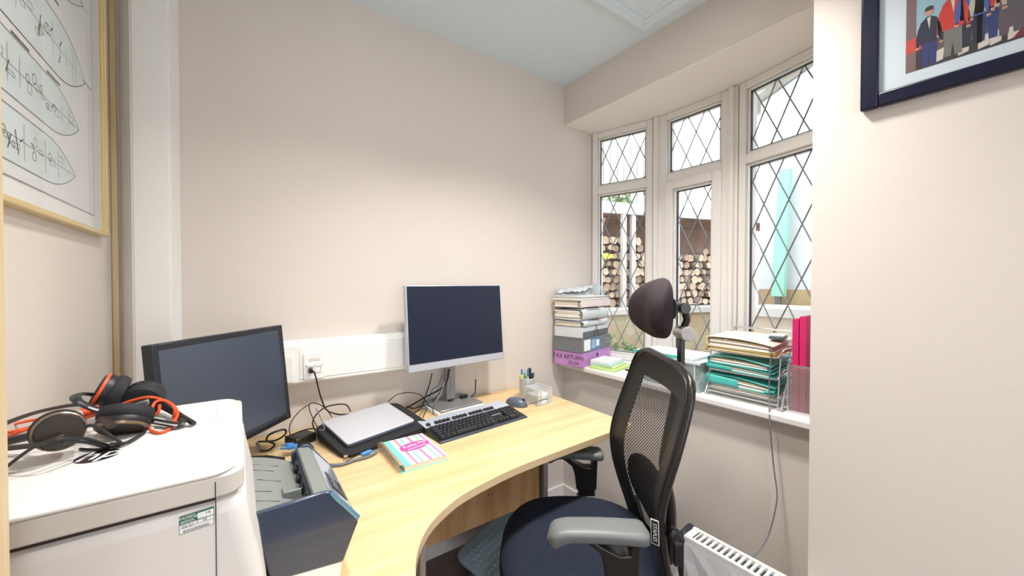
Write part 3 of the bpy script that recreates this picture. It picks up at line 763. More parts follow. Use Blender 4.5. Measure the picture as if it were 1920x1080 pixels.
# adapter on the monitor base
t = thing('video_adapter', 'small black display adapter lying on the silver monitor base', 'adapter', (0.828,1.617,0.757))
g = G().cbox((0.866,1.613,0.764), .034, .022, .014, Matrix.Rotation(R(8),3,'Z'))
obj('adapter_body', g, M['black'], t, world=True, bevel=.002)
obj('plug', G().cbox((0.791,1.603,0.762), .026, .012, .008, Matrix.Rotation(R(8),3,'Z')), M['black'], t, world=True, bevel=.001)
obj('lead', G().tube([(0.803,1.604,0.762), (0.826,1.606,0.765), (0.853,1.616,0.763)], .0016, 6), M['cable'], t, world=True)
# cables behind the silver monitor
def cable(label, pts, r=.0024, m='cable', name='cable'):
    o = obj(name, G().tube(catmull(pts, 7), r, 7), M[m]); tag(o, label, 'cable'); return o
cable('black cable sagging from the lower left of the silver monitor to the desk', [(0.701,1.6,0.897), (0.7,1.62,0.851), (0.69,1.64,0.795), (0.666,1.635,0.745), (0.616,1.603,0.735)])
cable('grey cable running down in front of the silver monitor column', [(0.767,1.585,0.891), (0.744,1.57,0.845), (0.7,1.53,0.808), (0.675,1.524,0.775), (0.682,1.545,0.736)], .0022, 'cable_g')
cable('thick black cable slanting from the silver monitor column towards the laptop', [(0.785,1.6,0.906), (0.774,1.6,0.851), (0.744,1.61,0.817), (0.685,1.62,0.793), (0.635,1.62,0.774), (0.606,1.66,0.745)], .0036)
cable('black cable dropping beside the thick cable behind the silver monitor', [(0.79,1.61,0.893), (0.775,1.63,0.832), (0.75,1.64,0.785), (0.713,1.657,0.745), (0.632,1.535,0.735)], .002)
cable('thin grey cable with a kink left of the silver monitor column', [(0.762,1.62,0.878), (0.746,1.63,0.832), (0.72,1.63,0.819), (0.704,1.63,0.79), (0.676,1.617,0.755), (0.624,1.556,0.735)], .002, 'cable_g')
cable('thin black cable arching over the back corner of the laptop', [(0.513,1.62,0.8), (0.552,1.62,0.823), (0.618,1.64,0.816), (0.668,1.64,0.794), (0.674,1.579,0.77), (0.699,1.568,0.74)], .0018)
cable('short tangled black cable on the desk beside the laptop', [(0.597,1.636,0.76), (0.623,1.62,0.75), (0.648,1.622,0.752), (0.68,1.641,0.748), (0.688,1.628,0.738)], .003)
# cables left of the laptop
cable('thin black cable looping up behind the left side of the laptop', [(0.283,1.555,0.8), (0.271,1.59,0.821), (0.245,1.59,0.846), (0.213,1.56,0.863), (0.204,1.52,0.852), (0.216,1.47,0.814), (0.231,1.482,0.775)], .0018)
cable('long black cable arching from the monitor corner to the socket side', [(0.348,1.552,0.81), (0.345,1.6,0.821), (0.316,1.6,0.83), (0.269,1.58,0.834), (0.232,1.54,0.828), (0.211,1.5,0.811), (0.215,1.46,0.789), (0.223,1.475,0.755)], .0026)
cable('thin cable curving from the black monitor edge round to the desk', [(0.211,1.55,0.864), (0.181,1.54,0.851), (0.149,1.5,0.832), (0.136,1.46,0.814), (0.141,1.42,0.805), (0.173,1.475,0.765), (0.184,1.476,0.74)], .0017)
cable('black cable running from under the black monitor to the sleeve', [(0.129,1.514,0.775), (0.154,1.525,0.775), (0.181,1.542,0.775), (0.21,1.545,0.775), (0.23,1.516,0.778)], .0026)
cable('grey cable end resting on the sleeve', [(0.227,1.473,0.79), (0.242,1.462,0.792), (0.236,1.5,0.823), (0.227,1.54,0.848)], .0018, 'cable_g')
# black power supply box + blue plugs
t = thing('power_supply', 'black boxy power supply on the desk left of the sleeve', 'power supply', (0.176,1.544,0.73), R(28))
obj('housing', G().box(-.035, .045, -.03, .035, 0, .032), M['black_gloss'], t, bevel=.006)
t = thing('blue_plug', 'blue video plug sticking out behind the document scanner', 'plug', (0.144,1.455,0.745), R(-20))
obj('plug_shell', G().box(-.014, .014, -.009, .009, .006, .020), M['blue_plug'], t, bevel=.003)
obj('pin_collar', G().box(-.022, -.014, -.007, .007, .009, .018), M['chrome'], t)
for y in (-.016, .016): obj('thumb_screw', G().lathe([(.004,-.030),(.004,.0)], (0,y,.017), (1,0,0), 10), M['blue_plug'], t)
obj('lead', G().tube(catmull([(.02,0,.017),(.045,.0,.02),(.07,-.03,.008),(.06,-.06,.003)], 5), .0035, 8), M['cable'], t)
t = thing('usb_cable', 'grey cable with a blue plug lying along the front of the sleeve', 'cable', (0.348,1.313,0.735))
obj('plug', G().cbox((0.341,1.304,0.742), .036, .013, .009, Matrix.Rotation(R(20),3,'Z')), M['blue_plug'], t, world=True, bevel=.002)
obj('lead', G().tube(catmull([(0.359,1.306,0.742), (0.386,1.31,0.741), (0.444,1.333,0.737), (0.502,1.36,0.737)], 6), .0026, 7), M['cable_g'], t, world=True)
obj('lead', G().tube(catmull([(0.325,1.306,0.742), (0.297,1.295,0.741), (0.272,1.282,0.739)], 6), .0018, 7), M['cable'], t, world=True)
cable('thick grey cable running from the scanner along the desk to the notebook', [(0.224,1.295,0.737), (0.259,1.277,0.736), (0.299,1.284,0.736), (0.341,1.286,0.736), (0.373,1.302,0.736)], .0045, 'cable_g')
# ---------------------------------------------------------------- printer
pr = thing('laser_printer', 'large white printer filling the left end of the desk', 'printer', (-.15, .84, DZ))
prof = [(-.305,.0), (.040,.0), (.036,.07), (.026,.16), (.012,.235), (.006,.280), (-.305,.280)]
g = G().prism([(x, DZ+.012+z*.965) for x, z in prof], .645, 1.045, 'Y')
obj('body', g, M['printer_side'], pr, world=True, bevel=.022, seg=5)
g = G().prism(rrect(-.305, .006, .641, 1.042, .026), 1.0145, 1.0438)
obj('scanner_deck', g, mat('printer_deck', (208,203,198), .45), pr, world=True, bevel=.003)
g = G().prism(rrect(-.305, -.004, .638, 1.034, .028), 1.0443, 1.050)
lid = obj('scanner_lid', g, M['printer_w'], pr, world=True, bevel=.0028, seg=4)
g = G().box(-.29, -.026, .6425, .646, 1.0115, 1.0145)
obj('dark_gap', g, M['seam'], pr, world=True)
g = G().box(-.0262, -.0252, .6438, .6452, .76, 1.0365).box(-.0262, -.0252, .6398, .642, 1.015, 1.0365)
obj('panel_seam', g, M['seam'], pr, world=True)
g = G().box(-.30, -.006, .868, .8692, 1.0496, 1.0504).box(-.034, -.0332, .869, 1.033, 1.0496, 1.0504)
obj('lid_seam', g, M['seam2'], pr, world=True)
obj('lid_catch', G().box(-.070, -.056, .872, .90, 1.050, 1.0535).box(-.13, -.118, .872, .90, 1.050, 1.053), M['printer_w'], pr, world=True, bevel=.001)
obj('foot_pad', G().box(-.29, -.26, .67, .70, DZ, DZ+.0125).box(.0, .03, .67, .70, DZ, DZ+.0125).box(-.29, -.26, .98, 1.01, DZ, DZ+.0125).box(.0, .03, .98, 1.01, DZ, DZ+.0125), M['black'], pr, world=True)
# round badge
g = G().lathe([(.0235,0),(.0235,.0006)], (-.166,.797,1.050), n=36)
badge = obj('round_badge', g, mat('badge_dark', (44,40,44), .25), pr, world=True)
w = xf(text_g('hp', .046, .0002, .35), Matrix.Translation((-.166,.799,1.0508)))
obj('badge_lettering', w, M['paper'], badge, world=True)
# safety sticker
stk = obj('inspection_sticker', G().prism([(-.063,.9775),(-.0275,.980),(-.0275,1.003),(-.063,1.0005)], .6442, .6449, 'Y'), mat('sticker_green', (20,110,84), .5), pr, world=True)
obj('white_field', G().prism([(-.0625,.9783),(-.0280,.9807),(-.0280,.9925),(-.0625,.990)], .6439, .6441, 'Y').prism([(-.0445,.9925),(-.0280,.9930),(-.0280,1.0010),(-.0445,.9998)], .6439, .6441, 'Y'), M['paper'], stk, world=True)
for s_, x_, z_, sz, mm in (('PASSED', -.0545, .9980, .0052, 'paper'), ('05/21', -.054, .9868, .0056, 'ink'), ('14', -.034, .9975, .0056, 'ink'), ('40', -.037, .9890, .0046, 'ink')):
    obj('sticker_lettering', xf(text_g(s_, sz, .0001), frame_mat((x_, .6438, z_), (1,0,.07), (-.07,0,1))), M[mm], stk, world=True)
obj('small_print', tiny_lines((-.046,.6438,.9815), (1,0,.07), (-.07,0,1), .026, .0035, 2, 2), M['ink'], stk, world=True)
obj('small_print', tiny_lines((-.0545,.6438,.9935), (1,0,.07), (-.07,0,1), .014, .0035, 2, 3), M['paper'], stk, world=True)
g = G().tube([(-.0475,.6438,.9975),(-.0462,.6438,.9955),(-.0435,.6438,1.0000)], .0005, 5)
obj('tick_mark', g, M['paper'], stk, world=True)
g = G()
for z_ in (.9855, .9898): g.prism([(-.0625,z_-.0005),(-.028,z_+.0019),(-.028,z_+.0022),(-.0625,z_-.0002)], .6437, .6439, 'Y')
g.prism([(-.045,.9863),(-.0446,.9863),(-.0446,.9925),(-.045,.9925)], .6437, .6439, 'Y')
obj('ruled_line', g, M['ink'], stk, world=True)
# ---------------------------------------------------------------- document scanner
ZS0 = DZ
sc = thing('document_scanner', 'dark blue grey document scanner with its paper chute open, beside the printer', 'scanner', (.11, .92, DZ))
Y0, Y1 = .775, 1.04
slate = mat('slate_gloss', (52,66,88), .22, spec=.6, coat=.3); tray = mat('grey_tray', (124,130,126), .5); dkp = mat('scanner_black', (24,30,46), .3)
base = [(.045,.0), (.155,.0), (.160,.045), (.045,.055)]
obj('white_foot', G().prism([(x, DZ+z) for x, z in base], Y0+.004, Y1-.004, 'Y'), M['plastic_w'], sc, world=True, bevel=.006, seg=3)
low = [(.044,.783), (.160,.770), (.188,.838), (.183,.846), (.016,.893)]
obj('lower_body', G().prism(low, Y0+.001, Y1, 'Y'), slate, sc, world=True, bevel=.008, seg=4)
side = [(.017,.884), (.186,.846), (.189,.842), (.137,.909), (.125,.912), (.080,.908), (.014,.908)]
for ya, yb, left in ((Y0, Y0+.010, (.014,.911)), (Y1-.010, Y1, (.100,.900))):
    obj('side_panel', G().prism([(max(.030,left[0]),.840), (.183,.840), (.189,.843), (.137,.912), (.125,.914), left], ya, yb, 'Y'), slate, sc, world=True, bevel=.002)
hood = [(.100,.858), (.183,.842), (.1875,.8435), (.136,.908), (.112,.911)]
obj('hood', G().prism(hood, Y0+.010, Y1-.010, 'Y'), tray, sc, world=True, bevel=.002)
# clear front panel + buttons on the slope
n_ = Vector((.065,0,.0515)).normalized(); d_ = Vector((.0515,0,-.065)).normalized()
def slope(s0, s1, ya, yb, h0, h1):
    a = Vector((.136,0,.908)); g = G()
    vs = []
    for h in (h0, h1):
        for s, y in ((s0,ya),(s1,ya),(s1,yb),(s0,yb)):
            p = a+d_*s+n_*h; vs.append((p.x, y, p.z))
    return g.add(vs, [(3,2,1,0),(4,5,6,7),(0,1,5,4),(1,2,6,5),(2,3,7,6),(3,0,4,7)])
obj('front_window', slope(.006, .072, Y0+.03, Y1-.02, -.001, .002), mat('smoked_panel', (150,160,172), .15, coat=.5), sc, world=True, bevel=.001)
obj('control_panel', slope(.020, .066, Y0+.055, Y0+.13, .002, .0032), dkp, sc, world=True)
for i in range(3): obj('button', slope(.028, .042, Y0+.065+i*.02, Y0+.078+i*.02, .0032, .0048), M['metal_grey'], sc, world=True)
obj('chrome_trim', G().tube([(.138,Y0+.004,.909),(.163,Y0+.002,.878),(.187,Y0+.002,.846)], .0045, 8), mat('blue_chrome', (120,170,205), .15, metal=.7), sc, world=True)
# chute with guides
obj('paper_chute', G().grid(lambda u,v: (.010+.092*u, Y0+.009+(Y1-Y0-.006)*v, .910-.016*u-.018*u*u), 6, 2).grid(lambda u,v: (.010+.092*u, Y0+.009+(Y1-Y0-.006)*v, .903-.016*u-.018*u*u), 6, 2), tray, sc, world=True)
obj('chute_block', G().prism([(.014,.86),(.104,.845),(.102,.850),(.010,.902)], Y0+.010, Y1-.010, 'Y'), tray, sc, world=True)
g = G()
for k, (ya, x0_, x1_) in enumerate(((.83,.02,.06),(.87,.015,.05),(.92,.03,.07),(.97,.02,.06),(1.0,.02,.07))): g.tube([(x0_, ya, .910-.016*(x0_-.01)/.092-.018*((x0_-.01)/.092)**2+.0006), (x1_, ya-.004, .910-.016*(x1_-.01)/.092-.018*((x1_-.01)/.092)**2+.0006)], .0007, 5)
obj('chute_line', g, M['seam'], sc, world=True)
obj('paper_guide', G().box(.068,.098,.84,.845,.880,.903).box(.068,.075,.845,.875,.880,.899), tray, sc, world=True, bevel=.002)
obj('feed_slot', G().prism([(.098,.845),(.1025,.848),(.1145,.905),(.108,.902)], Y0+.014, Y1-.014, 'Y'), dkp, sc, world=True)
for i in range(4): obj('feed_roller', G().box(.099,.106,.82+i*.05,.842+i*.05,.862,.889), M['black'], sc, world=True, bevel=.002)
# ---------------------------------------------------------------- headsets on the printer lid
ZL = 1.050
def cup(parent, c, nrm, r=.036, shell='black', rim='bronze', cushion='black_soft', plate='brown', thick=.016):
    c = Vector(c); n = Vector(nrm).normalized()
    o1 = obj('ear_cushion', G().lathe([(r*.55,-.020),(r*.72,-.026),(r*.92,-.024),(r,-.016),(r*.97,-.008),(r*.85,-.004)], c, n), M[cushion], parent, world=True)
    o2 = obj('ear_cup', G().lathe([(r*.9,-.006),(r*.95,0),(r*.90,.008),(r*.80,.011)], c, n), M[shell], parent, world=True)
    obj('cup_rim', G().lathe([(r*.93,.004),(r*.93,.0075),(r*.80,.0105),(r*.80,.004)], c, n), M[rim], o2, world=True)
    obj('cup_plate', G().lathe([(r*.80,.008),(r*.78,.0115),(r*.4,.0125),(.001,.0125)], c, n), M[plate], o2, world=True)
h1 = thing('headset', 'black headset with bronze rimmed round earcups at the left end of the printer lid', 'headset', (-0.202,0.834,1.05))
cup(h1, (-0.207,0.815,1.09), (.30,-.93,.12), .0285)
cup(h1, (-0.154,0.884,1.068), (-.15,-.55,-.85), .036)
pts = catmull([(-0.2,0.8,1.088), (-0.216,0.79,1.083), (-0.234,0.79,1.083), (-0.26,0.8,1.083), (-.29,.85,1.075), (-.30,.92,1.08), (-.27,.98,1.085), (-.21,.96,1.09), (-0.154,0.814,1.085)], 8)
obj('headband', G().tube(pts, .0062, 8, flat=.45), M['brown'], h1, world=True)
obj('microphone_boom', G().tube(catmull([(-0.216,0.83,1.084), (-0.245,0.86,1.077), (-0.275,0.88,1.069)], 6), [.005]*6+[.006]*7, 8), M['black'], h1, world=True)
for pp_ in ([(-0.252,0.789,1.055), (-0.221,0.775,1.083), (-0.195,0.765,1.092), (-0.176,0.79,1.08), (-0.158,0.82,1.056), (-0.139,0.822,1.056), (-0.126,0.866,1.054)],
            [(-0.192,0.765,1.087), (-0.176,0.79,1.075), (-0.16,0.814,1.056), (-0.143,0.822,1.054)],
            [(-0.192,0.836,1.053), (-0.169,0.818,1.053), (-0.152,0.824,1.053), (-0.135,0.839,1.053), (-0.126,0.872,1.054)],
            [(-0.178,0.8,1.094), (-0.172,0.8,1.095), (-0.16,0.8,1.084), (-0.149,0.8,1.071), (-0.141,0.81,1.056)]):
    obj('lead', G().tube(catmull(pp_, 7), .0021, 7), M['black'], h1, world=True)
obj('lead_joint', G().tube([(-0.157,0.813,1.058), (-0.145,0.815,1.056)], .004, 8), M['black'], h1, world=True)
h2 = thing('headset', 'black headset with orange trim and orange lead behind the other headset on the printer', 'headset', (-0.166,0.985,1.05))
cup(h2, (-0.195,0.985,1.104), (-.90,-.10,.42), .034, 'black', 'orange', 'black_soft', 'black')
cup(h2, (-0.143,0.99,1.086), (.10,.93,.30), .032, 'black', 'black', 'black_soft', 'black')
pts = catmull([(-0.205,0.985,1.099), (-0.213,0.96,1.11), (-0.217,0.93,1.114), (-0.208,0.9,1.111), (-0.191,0.9,1.096), (-0.173,0.9,1.086), (-0.151,0.9,1.074), (-0.118,0.901,1.06), (-0.087,0.867,1.058), (-0.079,0.876,1.06), (-0.093,0.926,1.062), (-0.122,0.99,1.065), (-0.135,1,1.075)], 8)
obj('headband', G().tube(pts, .0068, 8, flat=.4), M['black'], h2, world=True)
obj('slider_strip', G().tube([Vector(p)+Vector((0,-.0062,.0015)) for p in pts[30:46]], .0016, 6), M['alu'], h2, world=True)
obj('slider_strip', G().tube([Vector(p)+Vector((0,-.0065,.0005)) for p in pts[56:66]], .0016, 6), M['alu'], h2, world=True)
obj('microphone_boom', G().tube(catmull([(-0.128,0.98,1.077), (-0.107,0.96,1.066), (-0.078,0.888,1.062), (-0.063,0.862,1.056)], 7), [.0075]*8+[.004]*14, 9), M['black'], h2, world=True)
obj('usb_plug', G().cbox((-0.141,0.93,1.087), .024, .010, .008, Matrix.Rotation(R(-12),3,'Y')), M['chrome'], h2, world=True, bevel=.001)
for pp_ in ([(-0.308,0.984,1.056), (-0.288,1.01,1.054), (-0.229,0.9,1.089), (-0.211,0.92,1.087), (-0.179,0.93,1.086), (-0.149,0.93,1.095), (-0.124,0.92,1.098), (-0.099,0.92,1.082), (-0.088,0.901,1.068), (-0.091,0.875,1.06)],
            [(-0.094,0.9,1.06), (-0.092,0.9,1.078), (-0.105,0.91,1.091), (-0.118,0.91,1.091), (-0.122,0.9,1.079), (-0.118,0.9,1.072), (-0.113,0.9,1.076), (-0.112,0.905,1.087)],
            [(-0.094,0.9,1.055), (-0.094,0.867,1.053), (-0.106,0.852,1.053), (-0.121,0.877,1.053), (-0.125,0.897,1.056)],
            [(-0.304,0.966,1.054), (-0.284,0.999,1.055), (-0.223,0.9,1.082), (-0.2,0.9,1.083), (-0.182,0.9,1.084), (-0.168,0.904,1.056)],
            [(-0.324,1.029,1.056), (-0.304,1.046,1.056), (-0.277,1.04,1.057), (-0.246,0.989,1.056)]):
    obj('orange_lead', G().tube(catmull(pp_, 7), .0024, 7), M['orange'], h2, world=True)
obj('call_controller', G().tube([(-0.211,0.92,1.086), (-0.192,0.93,1.087)], .008, 10), M['orange'], h2, world=True)
obj('call_controller_end', G().tube([(-0.215,0.91,1.085), (-0.211,0.92,1.086)], .0075, 10), M['silver'], h2, world=True)
# ---------------------------------------------------------------- papers on the sill, left end
SZ = .835
A_ = R(14)
def stackbase(z, dx=0, dy=0): return (1.525+dx, 1.485+dy, z)
# local frame: x along the long side towards the window, y along the short side towards the corner
def sthing(name, label, cat, z, da=0, dx=0, dy=0, group=None): return thing(name, label, cat, stackbase(z, dx, dy), A_+R(da), group)
b = sthing('box_file', 'purple box file with handwriting on its side, lowest in the stack on the sill', 'box file', SZ)
obj('box_body', G().box(0,.33,0,.185,0,.081), M['purple'], b, bevel=.003)
obj('lid_line', G().box(-.0006,.30,-.0006,.0005,.066,.0668).box(-.0006,.0005,0,.185,.066,.0668), mat('purple_line',(150,100,162),.6), b)
obj('press_stud', G().lathe([(.010,0),(.010,.001),(.006,.0015),(.006,.004)], (.165,-.0002,.052), (0,-1,0), 18), M['black'], b)
for s_, y_, z_, sz in (('TAX RETURN', .094, .050, .033), ('23-24', .060, .020, .028)):
    obj('handwriting', xf(text_g(s_, sz, .0002, .12), frame_mat((-.0006, y_, z_), (0,-1,0), (0,0,1))), M['ink'], b)
b = sthing('lever_arch_file', 'grey lever arch file with a blue spine label, lying on the purple box file', 'folder', .9165, -.5, -.004, -.003)
obj('cover', G().box(0,.325,0,.190,0,.004).box(0,.325,0,.190,.072,.076).box(0,.325,0,.006,.004,.072), M['darkgrey'], b, bevel=.001)
obj('side_board', G().box(.002,.010,.006,.188,.004,.072), M['darkgrey'], b)
obj('paper_block', G().box(.02,.315,.01,.180,.006,.062), M['paper'], b)
obj('white_label', G().box(.018,.085,-.0008,0,.008,.068), M['paper'], b)
bl = obj('blue_label', G().box(.088,.195,-.0008,0,.006,.070), mat('label_blue', (66,132,176), .5), b)
obj('label_window', G().box(.150,.185,-.0014,-.0008,.022,.058), M['paper'], bl)
obj('small_print', tiny_lines((.118,-.0012,.038), (1,0,0), (0,0,1), .045, .050, 6), M['paper'], bl)
obj('finger_ring', G().tube([(.265,-.001,.030),(.300,-.001,.030),(.296,-.001,.048),(.284,-.001,.060),(.268,-.001,.044)], .0016, 6, closed=True), M['chrome'], b)
b = sthing('elastic_folder', 'clear plastic folder with grey spine and black elastic, third from bottom of the stack', 'folder', .9935, 1, 0, .0)
obj('sleeve', G().box(0,.31,.0,.185,0,.060), M['clear2'], b, bevel=.006)
obj('paper_block', G().box(.004,.30,.006,.18,.004,.054), M['paper'], b, bevel=.002)
obj('spine_strip', G().box(.004,.305,-.0012,.002,.004,.036), mat('slate_strip', (92,98,104), .5), b)
obj('elastic', G().tube([(.125,-.003,.004),(.155,-.003,.060),(.155,.05,.0615)], .0014, 5).tube([(.155,-.003,.060),(.180,-.003,.004)], .0014, 5), M['black'], b)
def floppy(label, z, h, da, dx, dy, w=.30, bulge=.3, tab=True, seed=1):
    b = sthing('plastic_wallet', label, 'folder', z, da, dx, dy)
    rr = random.Random(seed)
    def f(top):
        def q(u, v):
            e = min(u, 1-u, .5)*2; k = (1-(1-e)**3)
            return (w*u, .185*v, (h*(.55+.45*k*(1-.35*v)) if top else h*.02*rr.random()))
        return q
    # shell with a soft, rounded spine
    def shell(u, v):
        a = math.pi*(v-.5)            # around the spine
        x = w*u; sag = 1-.18*(2*u-1)**4
        return (x, .012-.012*math.cos(a)*1.6, h/2+h/2*math.sin(a)*sag)
    g = G().grid(shell, 12, 10)
    g.grid(lambda u, v: (w*u, .012+.172*v, h*(.5+.5*(1-.18*(2*u-1)**4))-h*.25*v*v+.002*math.sin(9*u+4*v)), 12, 6)
    g.grid(lambda u, v: (w*u, .012+.172*v, .0005), 2, 2)
    g.grid(lambda u, v: (0 if u < .5 else w, .012+.172*v, h*(u % .5)*2*(.9-.25*v*v)), 3, 4) if False else None
    obj('wallet_cover', g, M['clear2'], b, solid=.0008)
    n = 7
    for i in range(n):
        z0_ = .001+(h*.80)*i/n; z1_ = z0_+h*.78/n
        obj('paper_sheets', G().cbox((w*.48+rr.uniform(-.006,.006), .098+rr.uniform(-.004,.004), (z0_+z1_)/2), w*.93, .160, z1_-z0_-.0006, Matrix.Rotation(R(rr.uniform(-1.2,1.2)),3,'Z')), (M['paper'], M['paper2'], M['paper'])[i % 3], b)
    if tab:
        obj('red_tab', G().ball((w*.60,-.010,h+.001), .014, .006, .004), mat('red_tab', (196,70,64), .5), b)
        obj('dark_slide', G().prism([(w*.18,h*.98),(w*.58,h*1.0),(w*.58,h*1.10)], -.008, -.002, 'Y'), M['black'], b)
floppy('translucent wallet of cream papers, fourth from the bottom of the stack', 1.0545, .036, 1, 0, .0, .30, seed=2)
floppy('plump translucent wallet of papers, just below the pale pink binder', 1.0930, .064, -1, -.006, .002, .29, seed=5)
b = sthing('ring_binder', 'pale pink ring binder tilted on the upper part of the paper stack', 'folder', 1.1640, -1, -.012, .0)
pk = mat('pale_pink_card', (236,222,222), .6)
obj('cover', G().box(0,.335,0,.190,0,.003).box(0,.335,0,.190,.036,.039).box(0,.335,0,.004,.003,.036), pk, b, bevel=.001)
for i in range(4): obj('paper_sheets', G().box(.008,.318-.004*i,.010,.178+.001*i,.004+.0075*i,.0105+.0075*i), M['paper2' if i % 2 else 'paper'], b)
obj('ring', G().tube([(.004,.012+.010*math.cos(q),.02+.013*math.sin(q)) for q in [2*math.pi*k/12 for k in range(12)]], .0015, 5, closed=True), M['black'], b)
b = sthing('paper_folder', 'white cardboard folder lying open on top of the pink binder', 'folder', 1.2045, 0, -.010, .0)
obj('cover', G().box(0,.325,0,.190,0,.006).box(.0,.325,.0,.188,.016,.019), M['paper'], b, bevel=.001)
obj('paper_sheets', G().box(.006,.315,.006,.180,.0062,.0158), mat('greyish_paper', (214,216,206), .8), b)
b = thing('plastic_wallet', 'crumpled clear plastic wallet of papers, topmost on the paper stack', 'folder', stackbase(1.2245, .01, .03), A_+R(10))
g = G().grid(lambda u, v: (.25*u, .15*v, .022+.035*u*(1-.4*v)+.006*math.sin(14*u+5*v)+.004*math.sin(23*v)), 16, 10)
g.grid(lambda u, v: (.26*u, .15*v, .010+.012*u+.004*math.sin(11*u+9*v)), 12, 8)
obj('wallet_sheet', g, M['clear2'], b, solid=.0008)
obj('paper_sheets', G().box(.01,.24,.005,.145,.0,.008), M['paper'], b)
b = thing('plastic_bag', 'clear crumpled plastic bag beside the window on top of the paper stack', 'bag', stackbase(1.224, .20, .06), A_)
g = G().grid(lambda u, v: (.10*u, .11*v, .012+.055*math.sin(math.pi*u)**.6*math.sin(math.pi*v)**.6+.006*math.sin(25*u)*math.sin(19*v)), 14, 14)
obj('film', g, M['clear'], b)
# note pads
b = thing('note_pad', 'pale green paper pad lying at the bottom of the small pile on the sill', 'pad', (1.66, 1.405, SZ), R(12))
obj('pad_sheets', G().box(-.095,.105,-.075,.08,0,.012), mat('green_paper', (190,220,140), .8), b, bevel=.001)
b = thing('note_pad', 'yellow green pad between the green pad and the white paper on the sill', 'pad', (1.665, 1.42, SZ+.0125), R(18))
obj('pad_sheets', G().box(-.085,.085,-.065,.07,0,.009), mat('lime_paper', (212,226,160), .8), b, bevel=.001)
b = thing('paper_pile', 'pale blue paper under the white sheets on the sill', 'paper', (1.655, 1.425, SZ+.022), R(15))
obj('paper_sheets', G().box(-.08,.08,-.060,.06,0,.010), mat('sky_paper', (190,224,226), .8), b)
b = thing('paper_pile', 'white sheets on top of the small paper pile beside the purple box file', 'paper', (1.650, 1.425, SZ+.0325), R(12))
obj('paper_sheets', G().box(-.075,.07,-.055,.055,0,.014), M['paper'], b, bevel=.001)
def spen(label, p, q, m):
    t = thing('ballpoint_pen', label, 'pen', p)
    a = Vector((0,0,.006)); e = Vector(q)-Vector(p)+Vector((0,0,.006))
    obj('barrel', G().tube([a, a.lerp(e,.1), a.lerp(e,.95)], [.002,.005,.005], 8), m, t)
    obj('cap', G().tube([a.lerp(e,.65), e], [.0062,.0056], 8), M['darkgrey'], t)
spen('dark teal pen lying on the sill beside the window, behind the paper pile', (1.775,1.42,SZ), (1.80,1.29,SZ), mat('teal_grey', (70,110,120), .5))
spen('dark pen on the sill in front of the paper pile, next to the chair back', (1.665,1.315,SZ), (1.69,1.19,SZ), M['black'])
# ---------------------------------------------------------------- clear storage box
b = thing('storage_box', 'clear plastic storage box on the sill behind the chair back', 'box', (1.70, .98, SZ), 0)
x0,x1,y0,y1,hh = 1.575,1.775,.862,1.13,.125
g = G()
bx = lambda k: (x0+k, x1-k, y0+k, y1-k)
g.ring(0,0,0,0,0,0,0) if False else None
for (xa,xb,ya,yb) in ((x0,x0+.002,y0,y1),(x1-.002,x1,y0,y1),(x0,x1,y0,y0+.002),(x0,x1,y1-.002,y1)): g.box(xa,xb,ya,yb,SZ+.001,SZ+hh)
obj('box_walls', g, M['clear'], b, world=True)
obj('box_floor', G().box(x0,x1,y0,y1,SZ,SZ+.002), M['clear'], b, world=True)
g = G().box(x0-.006,x1+.006,y0-.006,y1+.006,SZ+hh,SZ+hh+.004); g.box(x0-.006,x0,y0-.006,y1+.006,SZ+hh-.008,SZ+hh)
obj('box_lid', g, M['clear2'], b, world=True, bevel=.002)
for i,(dx,dy) in enumerate(((.0,0),(.10,.12))): obj('corner_rib', G().tube([(x0-.001,y0+.02+dy,SZ+.004),(x0-.001,y0+.02+dy,SZ+hh-.01)], .003, 6), M['clear2'], b, world=True)
cols = [(226,190,90),(206,120,80),(150,190,120),(120,160,200),(220,210,190),(196,92,110),(90,150,130)]
rr = random.Random(5)
bits = [mat('craft_bits', c, .6) for c in cols]
for i in range(14):
    c = (x0+.03+rr.random()*.13, y0+.03+rr.random()*.2, SZ+.020+rr.random()*.06)
    o = obj('card_scrap', G().cbox((0,0,0), .05+.02*rr.random(), .012, .03), bits[i % 7]); o.location = c; o.rotation_euler = (rr.uniform(-.7,.7), rr.uniform(-.6,.6), rr.uniform(0,3)); tag(o, 'coloured paper scrap inside the clear storage box', 'paper', 'coloured scraps in the clear box')
b = thing('plastic_wallet', 'clear wallet with a teal edge lying on top of the storage box', 'folder', (1.66, 1.02, SZ+hh+.0045), R(2))
obj('wallet_sheet', G().box(-.085,.115,-.13,.17,0,.012), M['clear2'], b, bevel=.003)
obj('teal_edge', G().box(-.089,-.085,-.055,.17,.001,.014).box(-.089,-.083,-.06,-.055,-.045,.014), M['teal'], b)
